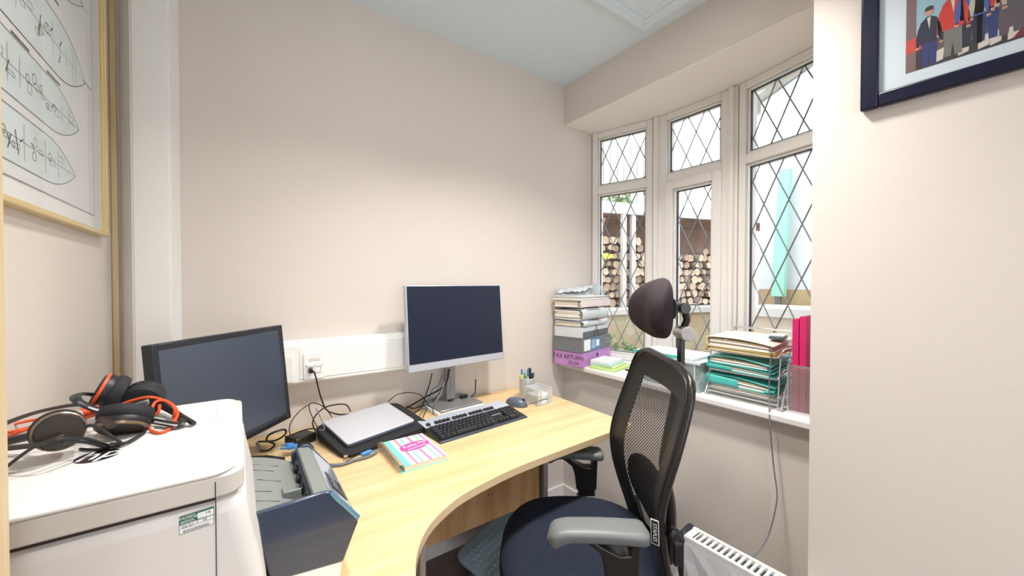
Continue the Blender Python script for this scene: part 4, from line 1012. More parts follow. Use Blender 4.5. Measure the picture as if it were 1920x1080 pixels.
# ---------------------------------------------------------------- letter tray
lt = thing('letter_tray', 'three tier chrome wire letter tray on the sill by the right window', 'letter tray', (1.72, .70, SZ))
XF, XR, YL, YR = 1.605, 1.845, .835, .580
wr = .0034
def tierz(k): return SZ+(.030, .108, .186)[k]
for k in range(3):
    z = tierz(k)
    g = G().tube(catmull([(XF,YL,z),(XF,YR+.03,z),(XF+.006,YR+.004,z+.010),(XF+.06,YR,z+.030),(XR,YR,z+.022),(XR,YL,z+.012),(XF+.05,YL,z+.006)], 5, closed=True), wr, 8)
    tr = obj('tray_frame', g, M['chrome'], lt, world=True)
    obj('tray_mesh', G().grid(lambda u,v: (XF+(XR-XF)*u, YL+(YR-YL)*v, z+.012*u), 1, 1), net('tray_net%d' % k, (170,170,172), 260, 260, .12, None, 'Object', .4) , lt, world=True) if False else None
    g = G()
    for i in range(9):
        y = YL+(YR-YL)*(i+.5)/9; g.tube([(XF,y,z),(XR,y,z+.013)], .0013, 5)
    obj('tray_rod', g, M['chrome'], lt, world=True)
def side(Y, s):
    g = G().tube(catmull([(XF-.012,Y,SZ+.003),(XF+.0,Y,SZ+.10),(XF+.012,Y,SZ+.19)], 5), wr*.8, 8)
    obj('front_post', g, M['chrome'], lt, world=True)
    g = G().tube(catmull([(XR+.02,Y,SZ+.003),(XR+.005,Y,SZ+.12),(XR-.015,Y,SZ+.255),(XR-.03,Y-s*.012,SZ+.268)], 6), wr*1.2, 8)
    obj('rear_post', g, M['chrome'], lt, world=True)
    g = G().tube(catmull([(XF-.012,Y+.012*s,SZ+.003),(XF+.05,Y+.008*s,SZ+.10),(XR-.10,Y+.004*s,SZ+.22),(XR-.03,Y,SZ+.266)], 6), wr*1.2, 8)
    obj('side_brace', g, M['chrome'], lt, world=True)
side(YL, 1); side(YR, -1)
obj('top_bar', G().tube([(XR-.03,YL-.012,SZ+.268),(XR-.03,YR+.012,SZ+.268)], wr*1.3, 8), M['chrome'], lt, world=True)
obj('base_bar', G().tube([(XF-.010,YL,SZ+.020),(XF-.010,YR,SZ+.020)], wr, 8), M['chrome'], lt, world=True)
def tfold(label, z, h, m, xs=(0,.21), ys=(-.006,.236), spine=True, dz=.012, curl=.0, name='document_folder', fill='paper2', open_=None):
    """folder in a tier: cover top and bottom with papers between; y runs from the left post to the right"""
    t = thing(name, label, 'folder', (XF, YL, z))
    Y = lambda v: -(ys[0]+(ys[1]-ys[0])*v)
    X = lambda u: xs[0]+(xs[1]-xs[0])*u
    g = G().grid(lambda u,v: (X(u), Y(v), dz*u), 6, 8)
    g.grid(lambda u,v: (X(u), Y(v), h*(1-.35*v*v*(1-u*.4))+dz*u+curl*math.sin(3.1*v)*(1-u)), 8, 12)
    if spine: g.grid(lambda u,v: (X(v), Y(0)+.004*math.sin(math.pi*u), h*u+dz*v), 4, 4)
    obj('card_cover', g, m, t, solid=.0016)
    for i in range(4):
        q0, q1 = .0015+h*.8*i/4, .0015+h*.8*(i+.85)/4
        obj('paper_sheets', G().grid(lambda u,v: (X(0)+.004+.003*(i%2)+(xs[1]-xs[0]-.01)*u, Y(.03+.9*v), q1*(1-.33*v*v)+dz*u), 3, 8).grid(lambda u,v: (X(0)+.004+.003*(i%2), Y(.03+.9*v), (q0+(q1-q0)*u)*(1-.33*v*v)), 1, 8), (M[fill] if i % 2 else M['paper']), t, solid=.0003)
    return t
cream = mat('cream_card', (232,220,198), .6); orange_c = mat('orange_card', (226,170,96), .6); yellow_c = mat('yellow_card', (240,206,110), .6)
t = tfold('cream and grey paper folder lying lowest in the bottom tier of the tray', tierz(0)+.004, .014, mat('buff_card', (206,200,186), .6), curl=.0)
t = tfold('teal folder bulging with cream papers in the bottom tier of the tray', tierz(0)+.020, .036, M['teal'], ys=(-.012,.240), curl=.004)
obj('front_flap', G().grid(lambda u,v: (-.003+.002*math.sin(3*u), .012-.125*u, .036*v*(1-.15*u)), 6, 3), M['teal'], t, solid=.0015)
obj('corner_flap', G().grid(lambda u,v: (-.003+.05*v, -.205-.035*u, .004+.024*v+.006*u), 4, 4), M['teal'], t, solid=.0015)
t = tfold('teal folder with loose flaps in the middle tier of the tray', tierz(1)+.004, .020, M['teal'], ys=(-.010,.236), curl=.003)
obj('front_flap', G().grid(lambda u,v: (-.004, .010-.10*u, .003+.016*v*(1-.2*u)), 6, 3), M['teal'], t, solid=.0015)
t = tfold('upper teal folder lying open on the other one in the middle tier', tierz(1)+.028, .022, mat('light_teal', (96,190,190), .45), ys=(-.006,.230), curl=.010, dz=.016)
t = tfold('yellow folder under the thick cream one on the top tier of the tray', tierz(2)+.004, .012, yellow_c, ys=(-.010,.238))
t = tfold('thick cream paper folder with an orange spine on the top tier of the tray', tierz(2)+.018, .036, cream, ys=(-.010,.236), curl=.005)
obj('orange_spine', G().grid(lambda u,v: (.0+.02*v-.002, .0135+.002*math.sin(math.pi*u), .036*u+.001*v), 4, 4), orange_c, t, solid=.002)
obj('tie_string', G().tube([(-.002,-.04,.014),(.0,-.07,.036),(.05,-.03,.044)], .001, 5), M['alu'], t)
t = thing('paper_clip_box', 'small clear and black case lying at the right of the top tray tier', 'case', (1.70,.625,tierz(2)+.062), R(10))
obj('case_base', G().box(-.03,.045,-.03,.02,0,.010), mat('smoky_case', (70,92,100), .3), t, bevel=.002)
obj('case_lid', G().box(-.02,.045,-.028,.02,.010,.016), M['paper'], t, bevel=.002)
# hanging cable from the tray to the heater
cable('thin grey cable hanging from the letter tray over the sill down to the heater', [(1.6,0.603,1.061), (1.592,0.606,0.967), (1.586,0.605,0.87), (1.54,0.585,0.818), (1.535,0.577,0.734), (1.535,0.568,0.643), (1.53,0.556,0.565), (1.52,0.557,0.511), (1.5,0.568,0.429), (1.46,0.577,0.387), (1.42,0.589,0.364)], .0024, 'cable_g')
# magazine holder and pink folders
mh = thing('magazine_holder', 'silver mesh magazine holder at the right end of the sill against the pier', 'holder', (1.70, .50, SZ))
x0,x1,y0,y1 = 1.612,1.845,.435,.555
g = G().grid(lambda u,v: (x0, y1+(y0-y1)*u, SZ+.004+.165*v), 1, 1)
g.grid(lambda u,v: (x0+(x1-x0)*u, y1, SZ+.004+(.165+.07*u)*v), 1, 1).grid(lambda u,v: (x0+(x1-x0)*u, y0, SZ+.004+(.165+.07*u)*v), 1, 1)
obj('mesh_wall', g, net('dark_net', (150,146,144), 300, 300, .40, None, 'Object', .4), mh, world=True)
g = G().tube([(x0,y1,SZ+.169),(x0,y0,SZ+.169),(x1,y0,SZ+.239),(x1,y1,SZ+.239)], .0028, 8, closed=True).tube([(x0,y1,SZ+.004),(x0,y0,SZ+.004),(x1,y0,SZ+.004),(x1,y1,SZ+.004)], .003, 8, closed=True)
for x,y,z in ((x0,y1,.169),(x0,y0,.169),(x1,y1,.239),(x1,y0,.239)): g.tube([(x,y,SZ+.003),(x,y,SZ+z)], .0025, 8)
obj('wire_edge', g, M['chrome'], mh, world=True)
obj('tray_floor', G().box(x0,x1,y0,y1,SZ,SZ+.003), M['metal_grey'], mh, world=True)
dr = mat('brick_red_card', (176,60,64), .6)
for i,(ya,yb,hh,m_,lb) in enumerate(((.527,.546,.335,M['pink'],'leftmost bright pink folder standing in the mesh holder'),(.505,.524,.345,M['pink'],'second bright pink folder from the left in the mesh holder'),(.483,.500,.12,dr,'short brick red folder low in the mesh holder'))):
    t = thing('document_folder', lb, 'folder', (1.72, (ya+yb)/2, SZ+.004))
    yc = (ya+yb)/2
    g = G().prism([(1.622,ya),(1.622,yb),(1.834,yb),(1.834,yb-.003),(1.640,yb-.003),(1.626,yc),(1.640,ya+.003),(1.834,ya+.003),(1.834,ya)], SZ+.004, SZ+hh)
    obj('card_cover', g, m_, t, world=True)
    obj('paper_sheets', G().box(1.645,1.83,ya+.0045,yb-.0045,SZ+.005,SZ+hh-.012), M['paper'], t, world=True)
# ---------------------------------------------------------------- convector heater
ht = thing('convector_heater', 'white convector heater with a slotted top standing under the window', 'heater', (1.40, .50, 0))
HZ = .37; xf_, xb_, ya, yb = 1.335, 1.408, .07, .785
g = G().box(xf_, xb_, ya, yb, .06, HZ-.012)
for f_ in (0,): pass
obj('body', g, M['plastic_w'], ht, world=True, bevel=.006)
# slotted top
g = G(); n = 34; pitch = (yb-ya-.06)/n
g.box(xf_, xf_+.014, ya, yb, HZ-.014, HZ-.002); g.box(xb_-.014, xb_, ya, yb, HZ-.014, HZ+.004)
g.box(xf_+.014, xb_-.014, yb-.030, yb, HZ-.013, HZ-.0005); g.box(xf_+.014, xb_-.014, ya, ya+.03, HZ-.013, HZ-.0005)
for i in range(n+1):
    y = ya+.03+i*pitch; g.box(xf_+.014, xb_-.014, y-pitch*.24, y+pitch*.24, HZ-.010, HZ-.0005)
obj('top_grille', g, M['plastic_w'], ht, world=True)
obj('grille_shade_sheet', G().box(xf_+.012, xb_-.012, ya+.02, yb-.02, HZ-.0119, HZ-.0112), mat('painted_slot_shade', (40,42,44), .8), ht, world=True)  # dark sheet on the body stands in for shade inside the slots
endc = mat('heater_end_cap', (44,46,56), .45)
g = G().prism([(xf_-.004,.05),(xf_-.006,HZ-.02),(xf_+.012,HZ+.004),(xb_-.004,HZ+.012),(xb_+.006,HZ-.0),(xb_+.006,.05)], yb, yb+.022, 'Y')
obj('end_cap', g, endc, ht, world=True, bevel=.006, seg=3)
g = G().prism([(xf_-.004,.05),(xf_-.006,HZ-.02),(xf_+.012,HZ+.004),(xb_-.004,HZ+.012),(xb_+.006,HZ-.0),(xb_+.006,.05)], ya-.022, ya, 'Y')
obj('end_cap', g, endc, ht, world=True, bevel=.006, seg=3)
# faceted front
g = G(); ny_, nz_ = 16, 5; rr = random.Random(9)
V_ = [[(xf_-.002-(.008*rr.random() if 0 < i < ny_ and 0 < j < nz_ else 0), ya+.002+(yb-ya-.004)*(i+(.5 if j % 2 and 0 < i < ny_ else 0))/ny_, .07+(HZ-.10)*j/nz_) for i in range(ny_+1)] for j in range(nz_+1)]
for j in range(nz_):
    for i in range(ny_):
        a,b_,c,d = V_[j][i], V_[j][i+1], V_[j+1][i+1], V_[j+1][i]
        g.add([a,d,c], [(0,1,2)]); g.add([a,c,b_], [(0,1,2)])
obj('faceted_front', g, mat('heater_front', (226,226,230), .4), ht, world=True, angle=2)
obj('round_mark', G().tube([(xf_-.0095, .565+.011*math.cos(R(20*k)), HZ-.045+.011*math.sin(R(20*k))) for k in range(18)], .0011, 5, closed=True).tube([(xf_-.0095,.560,HZ-.052),(xf_-.0095,.570,HZ-.038)], .0011, 5), M['darkgrey'], ht, world=True)
obj('foot', G().box(xf_-.03, xb_+.03, .68, .71, 0, .02).box(xf_+.01, xb_-.01, .685, .705, .02, .062), M['black'], ht, world=True, bevel=.003)
obj('foot', G().box(xf_-.03, xb_+.03, .13, .16, 0, .02).box(xf_+.01, xb_-.01, .135, .155, .02, .062), M['black'], ht, world=True, bevel=.003)
# ---------------------------------------------------------------- foot rest
fr = thing('foot_rest', 'blue grey plastic foot rest with a dimpled top on the floor below the desk', 'foot rest', (.99, 1.42, 0), R(22), rx=0)
tilt_ = Matrix.Rotation(R(14), 4, 'X')
g = G().prism(rrect(-.21, .21, -.155, .155, .05), 0, .022); xf(g, Matrix.Translation((0,0,.085)) @ tilt_)
obj('foot_plate', g, M['foot'], fr, bevel=.008, seg=3)
g = G()
for i in range(15):
    for j in range(9):
        x = -.175+i*.025+(j % 2)*.0125; y = -.115+j*.0275
        if x > .18: continue
        p = Matrix.Translation((0,0,.085)) @ tilt_ @ Vector((x, y, .022))
        g.lathe([(.0085,0),(.0075,.003),(.004,.0045)], p, (0,-math.sin(R(14)),math.cos(R(14))), 10)
o = obj('dimples', g, M['foot'], fr)
for s_ in (-1, 1): obj('side_frame', G().prism([(-.13,0),(.13,0),(.12,.02),(.03,.085),(-.03,.085),(-.12,.02)], s_*.165-.012, s_*.165+.012, 'X'), M['foot'], fr, bevel=.004)
# ---------------------------------------------------------------- office chair
CX, CY = .87, .85
ch = thing('office_chair', 'black mesh office chair with a headrest, pulled up to the curved desk edge', 'chair', (CX, CY, 0), R(53.13))
# seat: rounded cushion (local y forward)
def seatf(u, v):
    a = 2*math.pi*u
    ex = .255; ey = .245
    c, s = math.cos(a), math.sin(a)
    rr_ = 1/((abs(c)**2.6+abs(s)**2.6)**(1/2.6))
    prof = [(0,.0),(.5,.0),(.85,.0),(.96,.012),(1.0,.035),(.98,.062),(.9,.075),(.6,.080),(.3,.074),(0,.070)]
    t = v*(len(prof)-1); i = min(int(t), len(prof)-2); f = t-i
    r_ = prof[i][0]*(1-f)+prof[i+1][0]*f; z = prof[i][1]*(1-f)+prof[i+1][1]*f
    x = ex*r_*rr_*c; y = ey*r_*rr_*s
    if y > .12: z -= (y-.12)**2*1.6
    return (x, y+.01, .432+z)
obj('seat', G().grid(seatf, 48, 27), M['seat'], ch, angle=80)
obj('seat_pan', G().prism(rrect(-.20,.20,-.19,.20,.07), .412, .434), M['black'], ch, bevel=.006)
obj('tilt_mechanism', G().box(-.07,.07,-.15,.09,.355,.413), M['black'], ch, bevel=.012)
obj('gas_column', G().lathe([(.028,.09),(.028,.24),(.018,.245),(.018,.36)]), M['black'], ch)
for k in range(5):
    a = R(72*k+20); c, s = math.cos(a), math.sin(a)
    lg = obj('base_arm', G().tube([(c*.02,s*.02,.115),(c*.15,s*.15,.105),(c*.29,s*.29,.075)], [.030,.024,.016], 10), M['black'], ch)
    obj('castor', G().lathe([(.010,-.022),(.027,-.020),(.027,.020),(.010,.022)], (c*.29, s*.29, .028), (-s, c, 0), 18).tube([(c*.29,s*.29,.03),(c*.29,s*.29,.075)], .008, 8), M['black'], lg)
# backrest curve: v 0 bottom .. 1 top -> (y, z, half width)
BK = [(-.215,.425,.150),(-.200,.50,.180),(-.176,.58,.215),(-.158,.655,.238),(-.152,.73,.248),(-.165,.80,.252),(-.190,.88,.250),(-.215,.96,.240),(-.230,1.015,.230),(-.239,1.052,.200),(-.242,1.070,.12)]
def bk(v):
    t = v*(len(BK)-1); i = min(int(t), len(BK)-2); f = t-i
    q = [BK[max(i-1,0)], BK[i], BK[i+1], BK[min(i+2,len(BK)-1)]]
    return [.5*(2*q[1][k]+(-q[0][k]+q[2][k])*f+(2*q[0][k]-5*q[1][k]+4*q[2][k]-q[3][k])*f*f+(-q[0][k]+3*q[1][k]-3*q[2][k]+q[3][k])*f**3) for k in range(3)]
def backf(u, v):
    y, z, w = bk(v); s = 2*u-1
    return (w*s, y-.035*(1-s*s)*(1 if v < .9 else (1-v)*10), z)
rimp = [backf(1, v/24) for v in range(25)]+[backf(1-u/8, 1) for u in range(1, 8)]+[backf(0, 1-v/24) for v in range(25)]+[backf(u/8, 0) for u in range(1, 8)]
mesh_m = net('chair_mesh', (34,32,32), 38, 52, .42, (.20,.82,.10,.73), 'UV', .5)
m_open = net('chair_mesh_fine', (34,32,32), 60, 80, .80, (.04,.97,.03,.97), 'UV', .5)
back = obj('back_mesh', G().grid(backf, 24, 40, uv=True), mesh_m, ch, angle=80)
obj('back_frame', G().tube([Vector(p)+Vector((0,-.006,0)) for p in rimp], .0105, 10, closed=True), M['black_gloss'], ch, angle=80)
obj('edge_piping', G().tube([Vector(p)*1.0+Vector((0,.006,0)) for p in rimp], .0038, 8, closed=True), M['black'], ch, angle=80)
# rear spine and bars seen through the mesh
sp = [(0,-.20,.40),(0,-.27,.44),(0,-.275,.60),(0,-.255,.74),(0,-.285,.92),(0,-.30,1.02)]
obj('back_spine', G().tube(catmull(sp, 5), .016, 10, flat=1.0), M['black_gloss'], ch)
for s_ in (-1,):
    g = G().prism([(-.30,.40),(-.255,.42),(-.20,.56),(-.215,.60),(-.27,.50)], -.155, -.140, 'X')
obj('back_bracket', G().tube([(-.10,-.20,.40),(-.155,-.235,.45),(-.175,-.215,.54)], [.018,.016,.012], 8), M['slider'], ch)
obj('back_bracket', G().tube([(.10,-.20,.40),(.155,-.235,.45),(.175,-.215,.54)], [.018,.016,.012], 8), M['black'], ch)
if False: obj('upper_crossbar', G().tube([backf(.10,.80)[0:1]+(backf(.10,.80)[1]-.016, backf(.10,.80)[2]), (0,-.268,.945), backf(.90,.80)[0:1]+(backf(.90,.80)[1]-.016, backf(.90,.80)[2])], .010, 8), M['black_gloss'], ch)
# lumbar pad behind the mesh
g = G().ball((0,0,0), .165, .022, .075, n=28, k=14, power=.85)
g.v = [(x, y-.02*(1-(x/.165)**2)-.032, z) for x, y, z in g.v]
o = obj('lumbar_pad', g, M['black_fab'], ch); o.location = (0,-.160,.665); o.rotation_euler = (R(4),R(0),0)
obj('lumbar_knob', G().lathe([(.012,0),(.016,.006),(.016,.020),(.010,.024)], (-.235,-.185,.68), (-1,-.3,0), 14).box(-.250,-.238,-.212,-.190,.60,.655), M['black'], ch, bevel=.002)
# brand tag
tp = Vector(backf(.05,.345)); e1 = (Vector(backf(.05,.42))-Vector(backf(.05,.28))).normalized(); e2 = Vector((.6,.8,0)); e2 = (e2-e1*e2.dot(e1)).normalized(); n_ = e1.cross(e2)
if n_.x > 0: n_ = -n_
off = Vector(backf(0,.345))+Vector((0,.006,0))+n_*.011
def tagq(g, a, b, w, d): 
    c = off+n_*d; pts = [c+e1*a-e2*w, c+e1*b-e2*w, c+e1*b+e2*w, c+e1*a+e2*w]; g.add(pts+[p+n_*.0008 for p in pts], [(3,2,1,0),(4,5,6,7),(0,1,5,4),(1,2,6,5),(2,3,7,6),(3,0,4,7)])
g = G(); tagq(g, -.034, .034, .010, 0); tg = obj('woven_tag', g, M['paper'], ch)
g = G(); tagq(g, -.031, .031, .008, .0009); obj('tag_field', g, mat('tag_black', (30,34,34), .6), tg)
g = text_g('STAPLES', .0135, .0002); ex_ = -e1; nz = n_; ey_ = nz.cross(ex_)
Mx = Matrix(((ex_.x,ey_.x,nz.x,0),(ex_.y,ey_.y,nz.y,0),(ex_.z,ey_.z,nz.z,0),(0,0,0,1))); Mx.translation = off+n_*.0020
obj('tag_lettering', xf(g, Mx), M['paper'], tg)
# headrest
hg = G()
def headf(u, v):
    a = 2*math.pi*u; s = math.cos(a); t = math.sin(a)
    r_ = math.sin(math.pi*v)**.55; d = -math.cos(math.pi*v)
    q = 1/((abs(s)**2.5+abs(t)**2.5)**(1/2.5))
    x = .135*s*r_*q; z = .092*t*r_*q*(1-.10*abs(s))
    y = (.058*d if d > 0 else .022*d)+2.6*x*x-.010*(t*r_)
    return (x, y, z)
o = obj('headrest', G().grid(headf, 40, 20), mat('headrest_fabric', (52,44,48), .9, bump=.5, bscale=500, spec=.25), ch, angle=80)
o.location = (0.0,-.246,1.222); o.rotation_euler = (R(-6),0,0)
obj('headrest_shell', G().tube([(-.085,-.248,1.225),(-.05,-.266,1.222),(0,-.274,1.218),(.05,-.266,1.222),(.085,-.248,1.225)], .009, 8, flat=3.2), M['black_gloss'], ch)
obj('headrest_post', G().box(-.013,.013,-.312,-.296,.98,1.165), M['black_gloss'], ch, bevel=.003)
obj('headrest_link', G().tube([(0,-.305,1.145),(0,-.322,1.185),(0,-.312,1.225)], .011, 8), M['black_gloss'], ch)
obj('pivot_knob', G().lathe([(.020,-.034),(.022,-.030),(.022,.030),(.020,.034)], (0,-.312,1.145), (1,0,0), 20), M['slider'], ch)
obj('pivot_joint', G().lathe([(.015,-.03),(.017,-.026),(.017,.026),(.015,.03)], (0,-.306,1.222), (1,0,0), 18), M['black_gloss'], ch)
# arms
def arm(s, zt, y0_, y1_):
    x = s*.262
    cs = []
    n = 14
    g = G()
    def pad(u, v):
        a = 2*math.pi*u; c, t = math.cos(a), math.sin(a)
        q = 1/((abs(c)**3.5+abs(t)**3.5)**(1/3.5)); y = y0_+(y1_-y0_)*v
        drop = -.020*max(0, (v-.78)/.22)**1.5 - .004*(1-v)
        hw = .040*(1-.12*v); hh = .017+.008*max(0, (v-.78)/.22)
        e = min(v, 1-v); k = 0 if e < .001 else (.84 if e < .05 else 1)
        return (x+hw*c*q*k, y, zt-.018+hh*t*q*k+drop+.004*math.sin(math.pi*v))
    obj('arm_pad', G().grid(pad, 28, 24), M['arm'], ch, angle=60)
    # triangular bracket with an opening, then the post
    yb_ = y0_+.075
    br_ = G()
    br_.prism([(yb_+a_, zt+b_) for a_, b_ in ((.105,-.028),(.075,-.040),(.048,-.062),(.036,-.095),(.030,-.150),(-.044,-.150),(-.048,-.028),(-.030,-.028),(-.026,-.066),(.000,-.066),(.030,-.052),(.060,-.034),(.070,-.028))], x-.020, x+.020, 'X')
    obj('arm_bracket', br_, M['black_gloss'], ch, bevel=.004)
    o = obj('arm_post', G().box(x-.014,x+.014,yb_-.040,yb_+.022,zt-.235,zt-.115), M['black_gloss'], ch, bevel=.006)
    g = G().prism([(yb_-.044,zt-.33),(yb_+.030,zt-.33),(yb_+.026,zt-.175),(yb_-.044,zt-.175)], x-.020, x+.020, 'X')
    sl_ = obj('arm_sleeve', g, M['slider'] if s < 0 else M['metal_grey'], ch, bevel=.006)
    obj('release_button', G().ball((x+s*.019,yb_-.005,zt-.235), .004, .012, .020), M['black'], sl_)
    obj('arm_strut', G().tube([(x,yb_-.005,zt-.31),(x*.85,yb_-.01,.40),(x*.3,-.02,.395)], .016, 8), M['black'], ch)
arm(-1, .712, -.125, .125); arm(1, .672, -.125, .095)
# ---------------------------------------------------------------- outdoors
out_white = mat('rendered_wall', (196,199,202), .95, bump=.6, bscale=60); plank = mat('white_painted_timber', (188,184,180), .8)
o = obj('ground', G().box(1.9, 14, -8, 12, -.2, -.05), mat('garden_ground', (150,150,120), 1, var=.25, vscale=3)); struct(o)
E0 = Vector((3.43,3.08,0)); ed = Vector((.957,-.29,0)); en = Vector((.29,.957,0))   # along, and away from the room
def ow(s, d, z): p = E0+ed*s+en*d; return (p.x, p.y, z)
def obox(g, s0, s1, d0, d1, z0, z1, m=0):
    vs = [ow(s0,d0,z0),ow(s1,d0,z0),ow(s1,d1,z0),ow(s0,d1,z0),ow(s0,d0,z1),ow(s1,d0,z1),ow(s1,d1,z1),ow(s0,d1,z1)]
    return g.add(vs, [(3,2,1,0),(4,5,6,7),(0,1,5,4),(1,2,6,5),(2,3,7,6),(3,0,4,7)], m)
# retaining wall with pale coping
stone = bpy.data.materials.new('stone_wall'); stone.use_nodes = True
nt = stone.node_tree; bs = nt.nodes['Principled BSDF']; bs.inputs['Roughness'].default_value = .95
tc = nt.nodes.new('ShaderNodeTexCoord'); vo = nt.nodes.new('ShaderNodeTexVoronoi'); vo.inputs['Scale'].default_value = 7
rp = nt.nodes.new('ShaderNodeValToRGB'); rp.color_ramp.elements[0].color = lin((176,146,124)); rp.color_ramp.elements[1].color = lin((190,176,160))
e_ = rp.color_ramp.elements.new(.5); e_.color = lin((166,156,128))
nt.links.new(tc.outputs['Object'], vo.inputs['Vector']); nt.links.new(vo.outputs['Color'], rp.inputs['Fac']); nt.links.new(rp.outputs['Color'], bs.inputs['Base Color'])
t = thing('garden_wall', 'low pale stone garden wall with a white coping below the log store', 'wall', ow(.8,.2,-.05))
g = G(); obox(g, -1.6, 4.2, -.10, .30, -.05, .93); obj('stone_courses', g, stone, t, world=True)
g = G(); obox(g, -1.6, 4.2, -.14, .55, .93, .99); obj('coping', g, plank, t, world=True)
# log store
ls = thing('log_store', 'open timber log store with white front board and posts seen through the bay', 'log store', ow(.8,.5,.99))
dkw = mat('dark_store_wood', (140,110,96), .9, var=.2, vscale=6)
g = G(); obox(g, -.9, 3.6, .16, .20, 2.15, 2.25); obj('front_board', g, plank, ls, world=True)
g = G(); obox(g, -.9, 3.6, .16, 1.2, 2.25, 2.29); obj('roof', g, mat('felt_roof', (190,188,184), .9), ls, world=True)
g = G(); obox(g, -.9, 3.6, 1.1, 1.14, .99, 2.25); obj('back_boards', g, dkw, ls, world=True)
g = G()
for d in (.30,.55,.80): obox(g, -.9, 3.6, d, d+.05, 2.15, 2.25)
obj('rafters', g, dkw, ls, world=True)
for s_ in (.44, .575, -.85, 3.4):
    g = G(); obox(g, s_, s_+.055, .17, .225, .99, 2.15); obj('post', g, plank, ls, world=True)
g = G().tube([ow(.12,.35,1.75), ow(.30,.36,2.12)], .022, 4); obj('brace', g, mat('tan_timber', (196,160,120), .8), ls, world=True)
# logs
cut = [mat('log_cut_face', c, .9, var=.18, vscale=14) for c in ((184,162,138),(164,140,118),(198,182,158))]
bark = mat('log_bark', (146,124,112), .95, var=.25, vscale=10)
protos = []
def logmesh(seed):
    rr = random.Random(seed); n = 11; vs = []; ra = [1+rr.uniform(-.18,.18) for _ in range(n)]
    for dd in (0, .30):
        for j in range(n):
            a = 2*math.pi*j/n; vs.append((ra[j]*math.cos(a), dd, ra[j]*math.sin(a)))
    return vs, n
gi = 0; rl = random.Random(21)
z = .99; row_i = 0
placed = 0
aw = -math.atan2(.29, .957)
log_me = []
for k in range(6):
    vs, n = logmesh(k)
    me = bpy.data.meshes.new('log'); fs = [tuple(range(n)), tuple(range(n, 2*n))[::-1]]+[(j, j+n, (j+1) % n+n, (j+1) % n) for j in range(n)]
    me.from_pydata([(x*.0475, y, z_*.0475) for x, y, z_ in vs], [], fs); me.materials.append(cut[k % 3]); me.materials.append(bark)
    for i, p in enumerate(me.polygons): p.material_index = 0 if i < 2 else 1
    me.update(); log_me.append(me)
zz = .99+.057; r_i = 0; first_log = None
while zz < 1.86:
    s_ = -.18+(.055 if r_i % 2 else 0)
    while s_ < 2.6:
        top_lim = 1.78+.09*math.sin(s_*3.1)
        if zz < top_lim:
            if first_log is None:
                first_log = bpy.data.objects.new('log', log_me[0]); COL.objects.link(first_log); o = first_log
            else:
                o = first_log.copy(); COL.objects.link(o); o.data = log_me[rl.randrange(6)]
            o.location = ow(s_+rl.uniform(-.010,.010), .27+rl.uniform(-.03,.04), zz+rl.uniform(-.008,.008))
            sc_ = rl.uniform(.70,1.12); o.scale = (sc_, 1, sc_); o.rotation_euler = (0, 0, aw+rl.uniform(-.12,.12))
            o['label'] = 'split firewood log stacked in the log store outside the bay window'; o['category'] = 'log'; o['group'] = 'logs in the log store'
            placed += 1
        s_ += .112
    zz += .098; r_i += 1
# bits hanging in the store
t = tag(obj('sack', G().ball(ow(-.02,.12,1.72), .11, .07, .19, n=16, k=10, power=.9), mat('white_sack', (232,234,234), .8, bump=.8, bscale=12)), 'white sack hanging at the left of the log store', 'sack')
yo = mat('yellow_plastic', (240,222,60), .5)
g = G(); obox(g, .08, .27, .13, .16, 1.60, 1.645); obox(g, .10, .14, .13, .16, 1.52, 1.60)
tag(obj('spirit_level', g, yo), 'yellow tool lying on the logs in the store', 'tool')
# fence and shrubs behind
fen = thing('board_fence', 'pale vertical board fence above the log store', 'fence', ow(.5,1.8,.9))
g = G()
for i in range(34): obox(g, -2.2+i*.135, -2.2+i*.135+.125, 1.8, 1.83, .9, 3.7+.05*((i*5)%3))
obj('boards', g, mat('pale_fence', (176,176,168), .9, var=.12, vscale=5), fen, world=True)
g = G(); obox(g, -2.2, 2.3, 1.83, 1.88, 1.4, 1.5); obox(g, -2.2, 2.3, 1.83, 1.88, 3.2, 3.3); obj('rail', g, plank, fen, world=True)
leafm = mat('pale_leaf', (112,138,84), .9, var=.3, vscale=8)
def shrub(label, c, rad, n, seed):
    rr = random.Random(seed); g = G()
    for i in range(n):
        v = Vector((rr.gauss(0,1), rr.gauss(0,1), rr.gauss(0,1))).normalized()*rr.random()**.4
        p = Vector(c)+Vector((v.x*rad[0], v.y*rad[1], v.z*rad[2])); q = Quaternion((rr.gauss(0,1),rr.gauss(0,1),rr.gauss(0,1),rr.gauss(0,1))).normalized()
        s_ = rr.uniform(.03,.055)
        g.add([p+q @ Vector(k) for k in ((-s_,0,0),(0,-s_*.5,.2*s_),(s_,0,0),(0,s_*.5,.2*s_))], [(0,1,2,3)])
    t = thing('shrub', label, 'shrub', (c[0], c[1], c[2]-rad[2]))
    obj('foliage', g, leafm, t, world=True)
    obj('stem', G().tube([(c[0],c[1],c[2]-rad[2]),(c[0]+.03,c[1],c[2]),(c[0],c[1]+.04,c[2]+rad[2]*.7)], .018, 6), dkw, t, world=True)
shrub('pale green climbing shrub in front of the board fence above the log store', ow(.25,1.35,2.55), (.45,.20,.32), 420, 3)
shrub('small green shrub above the roof of the log store, right of the first one', ow(1.25,1.45,2.6), (.22,.2,.35), 200, 4)
shrub('low leafy plant below the stone garden wall outside the left window', ow(-.1,-.45,.35), (.35,.22,.40), 380, 8)
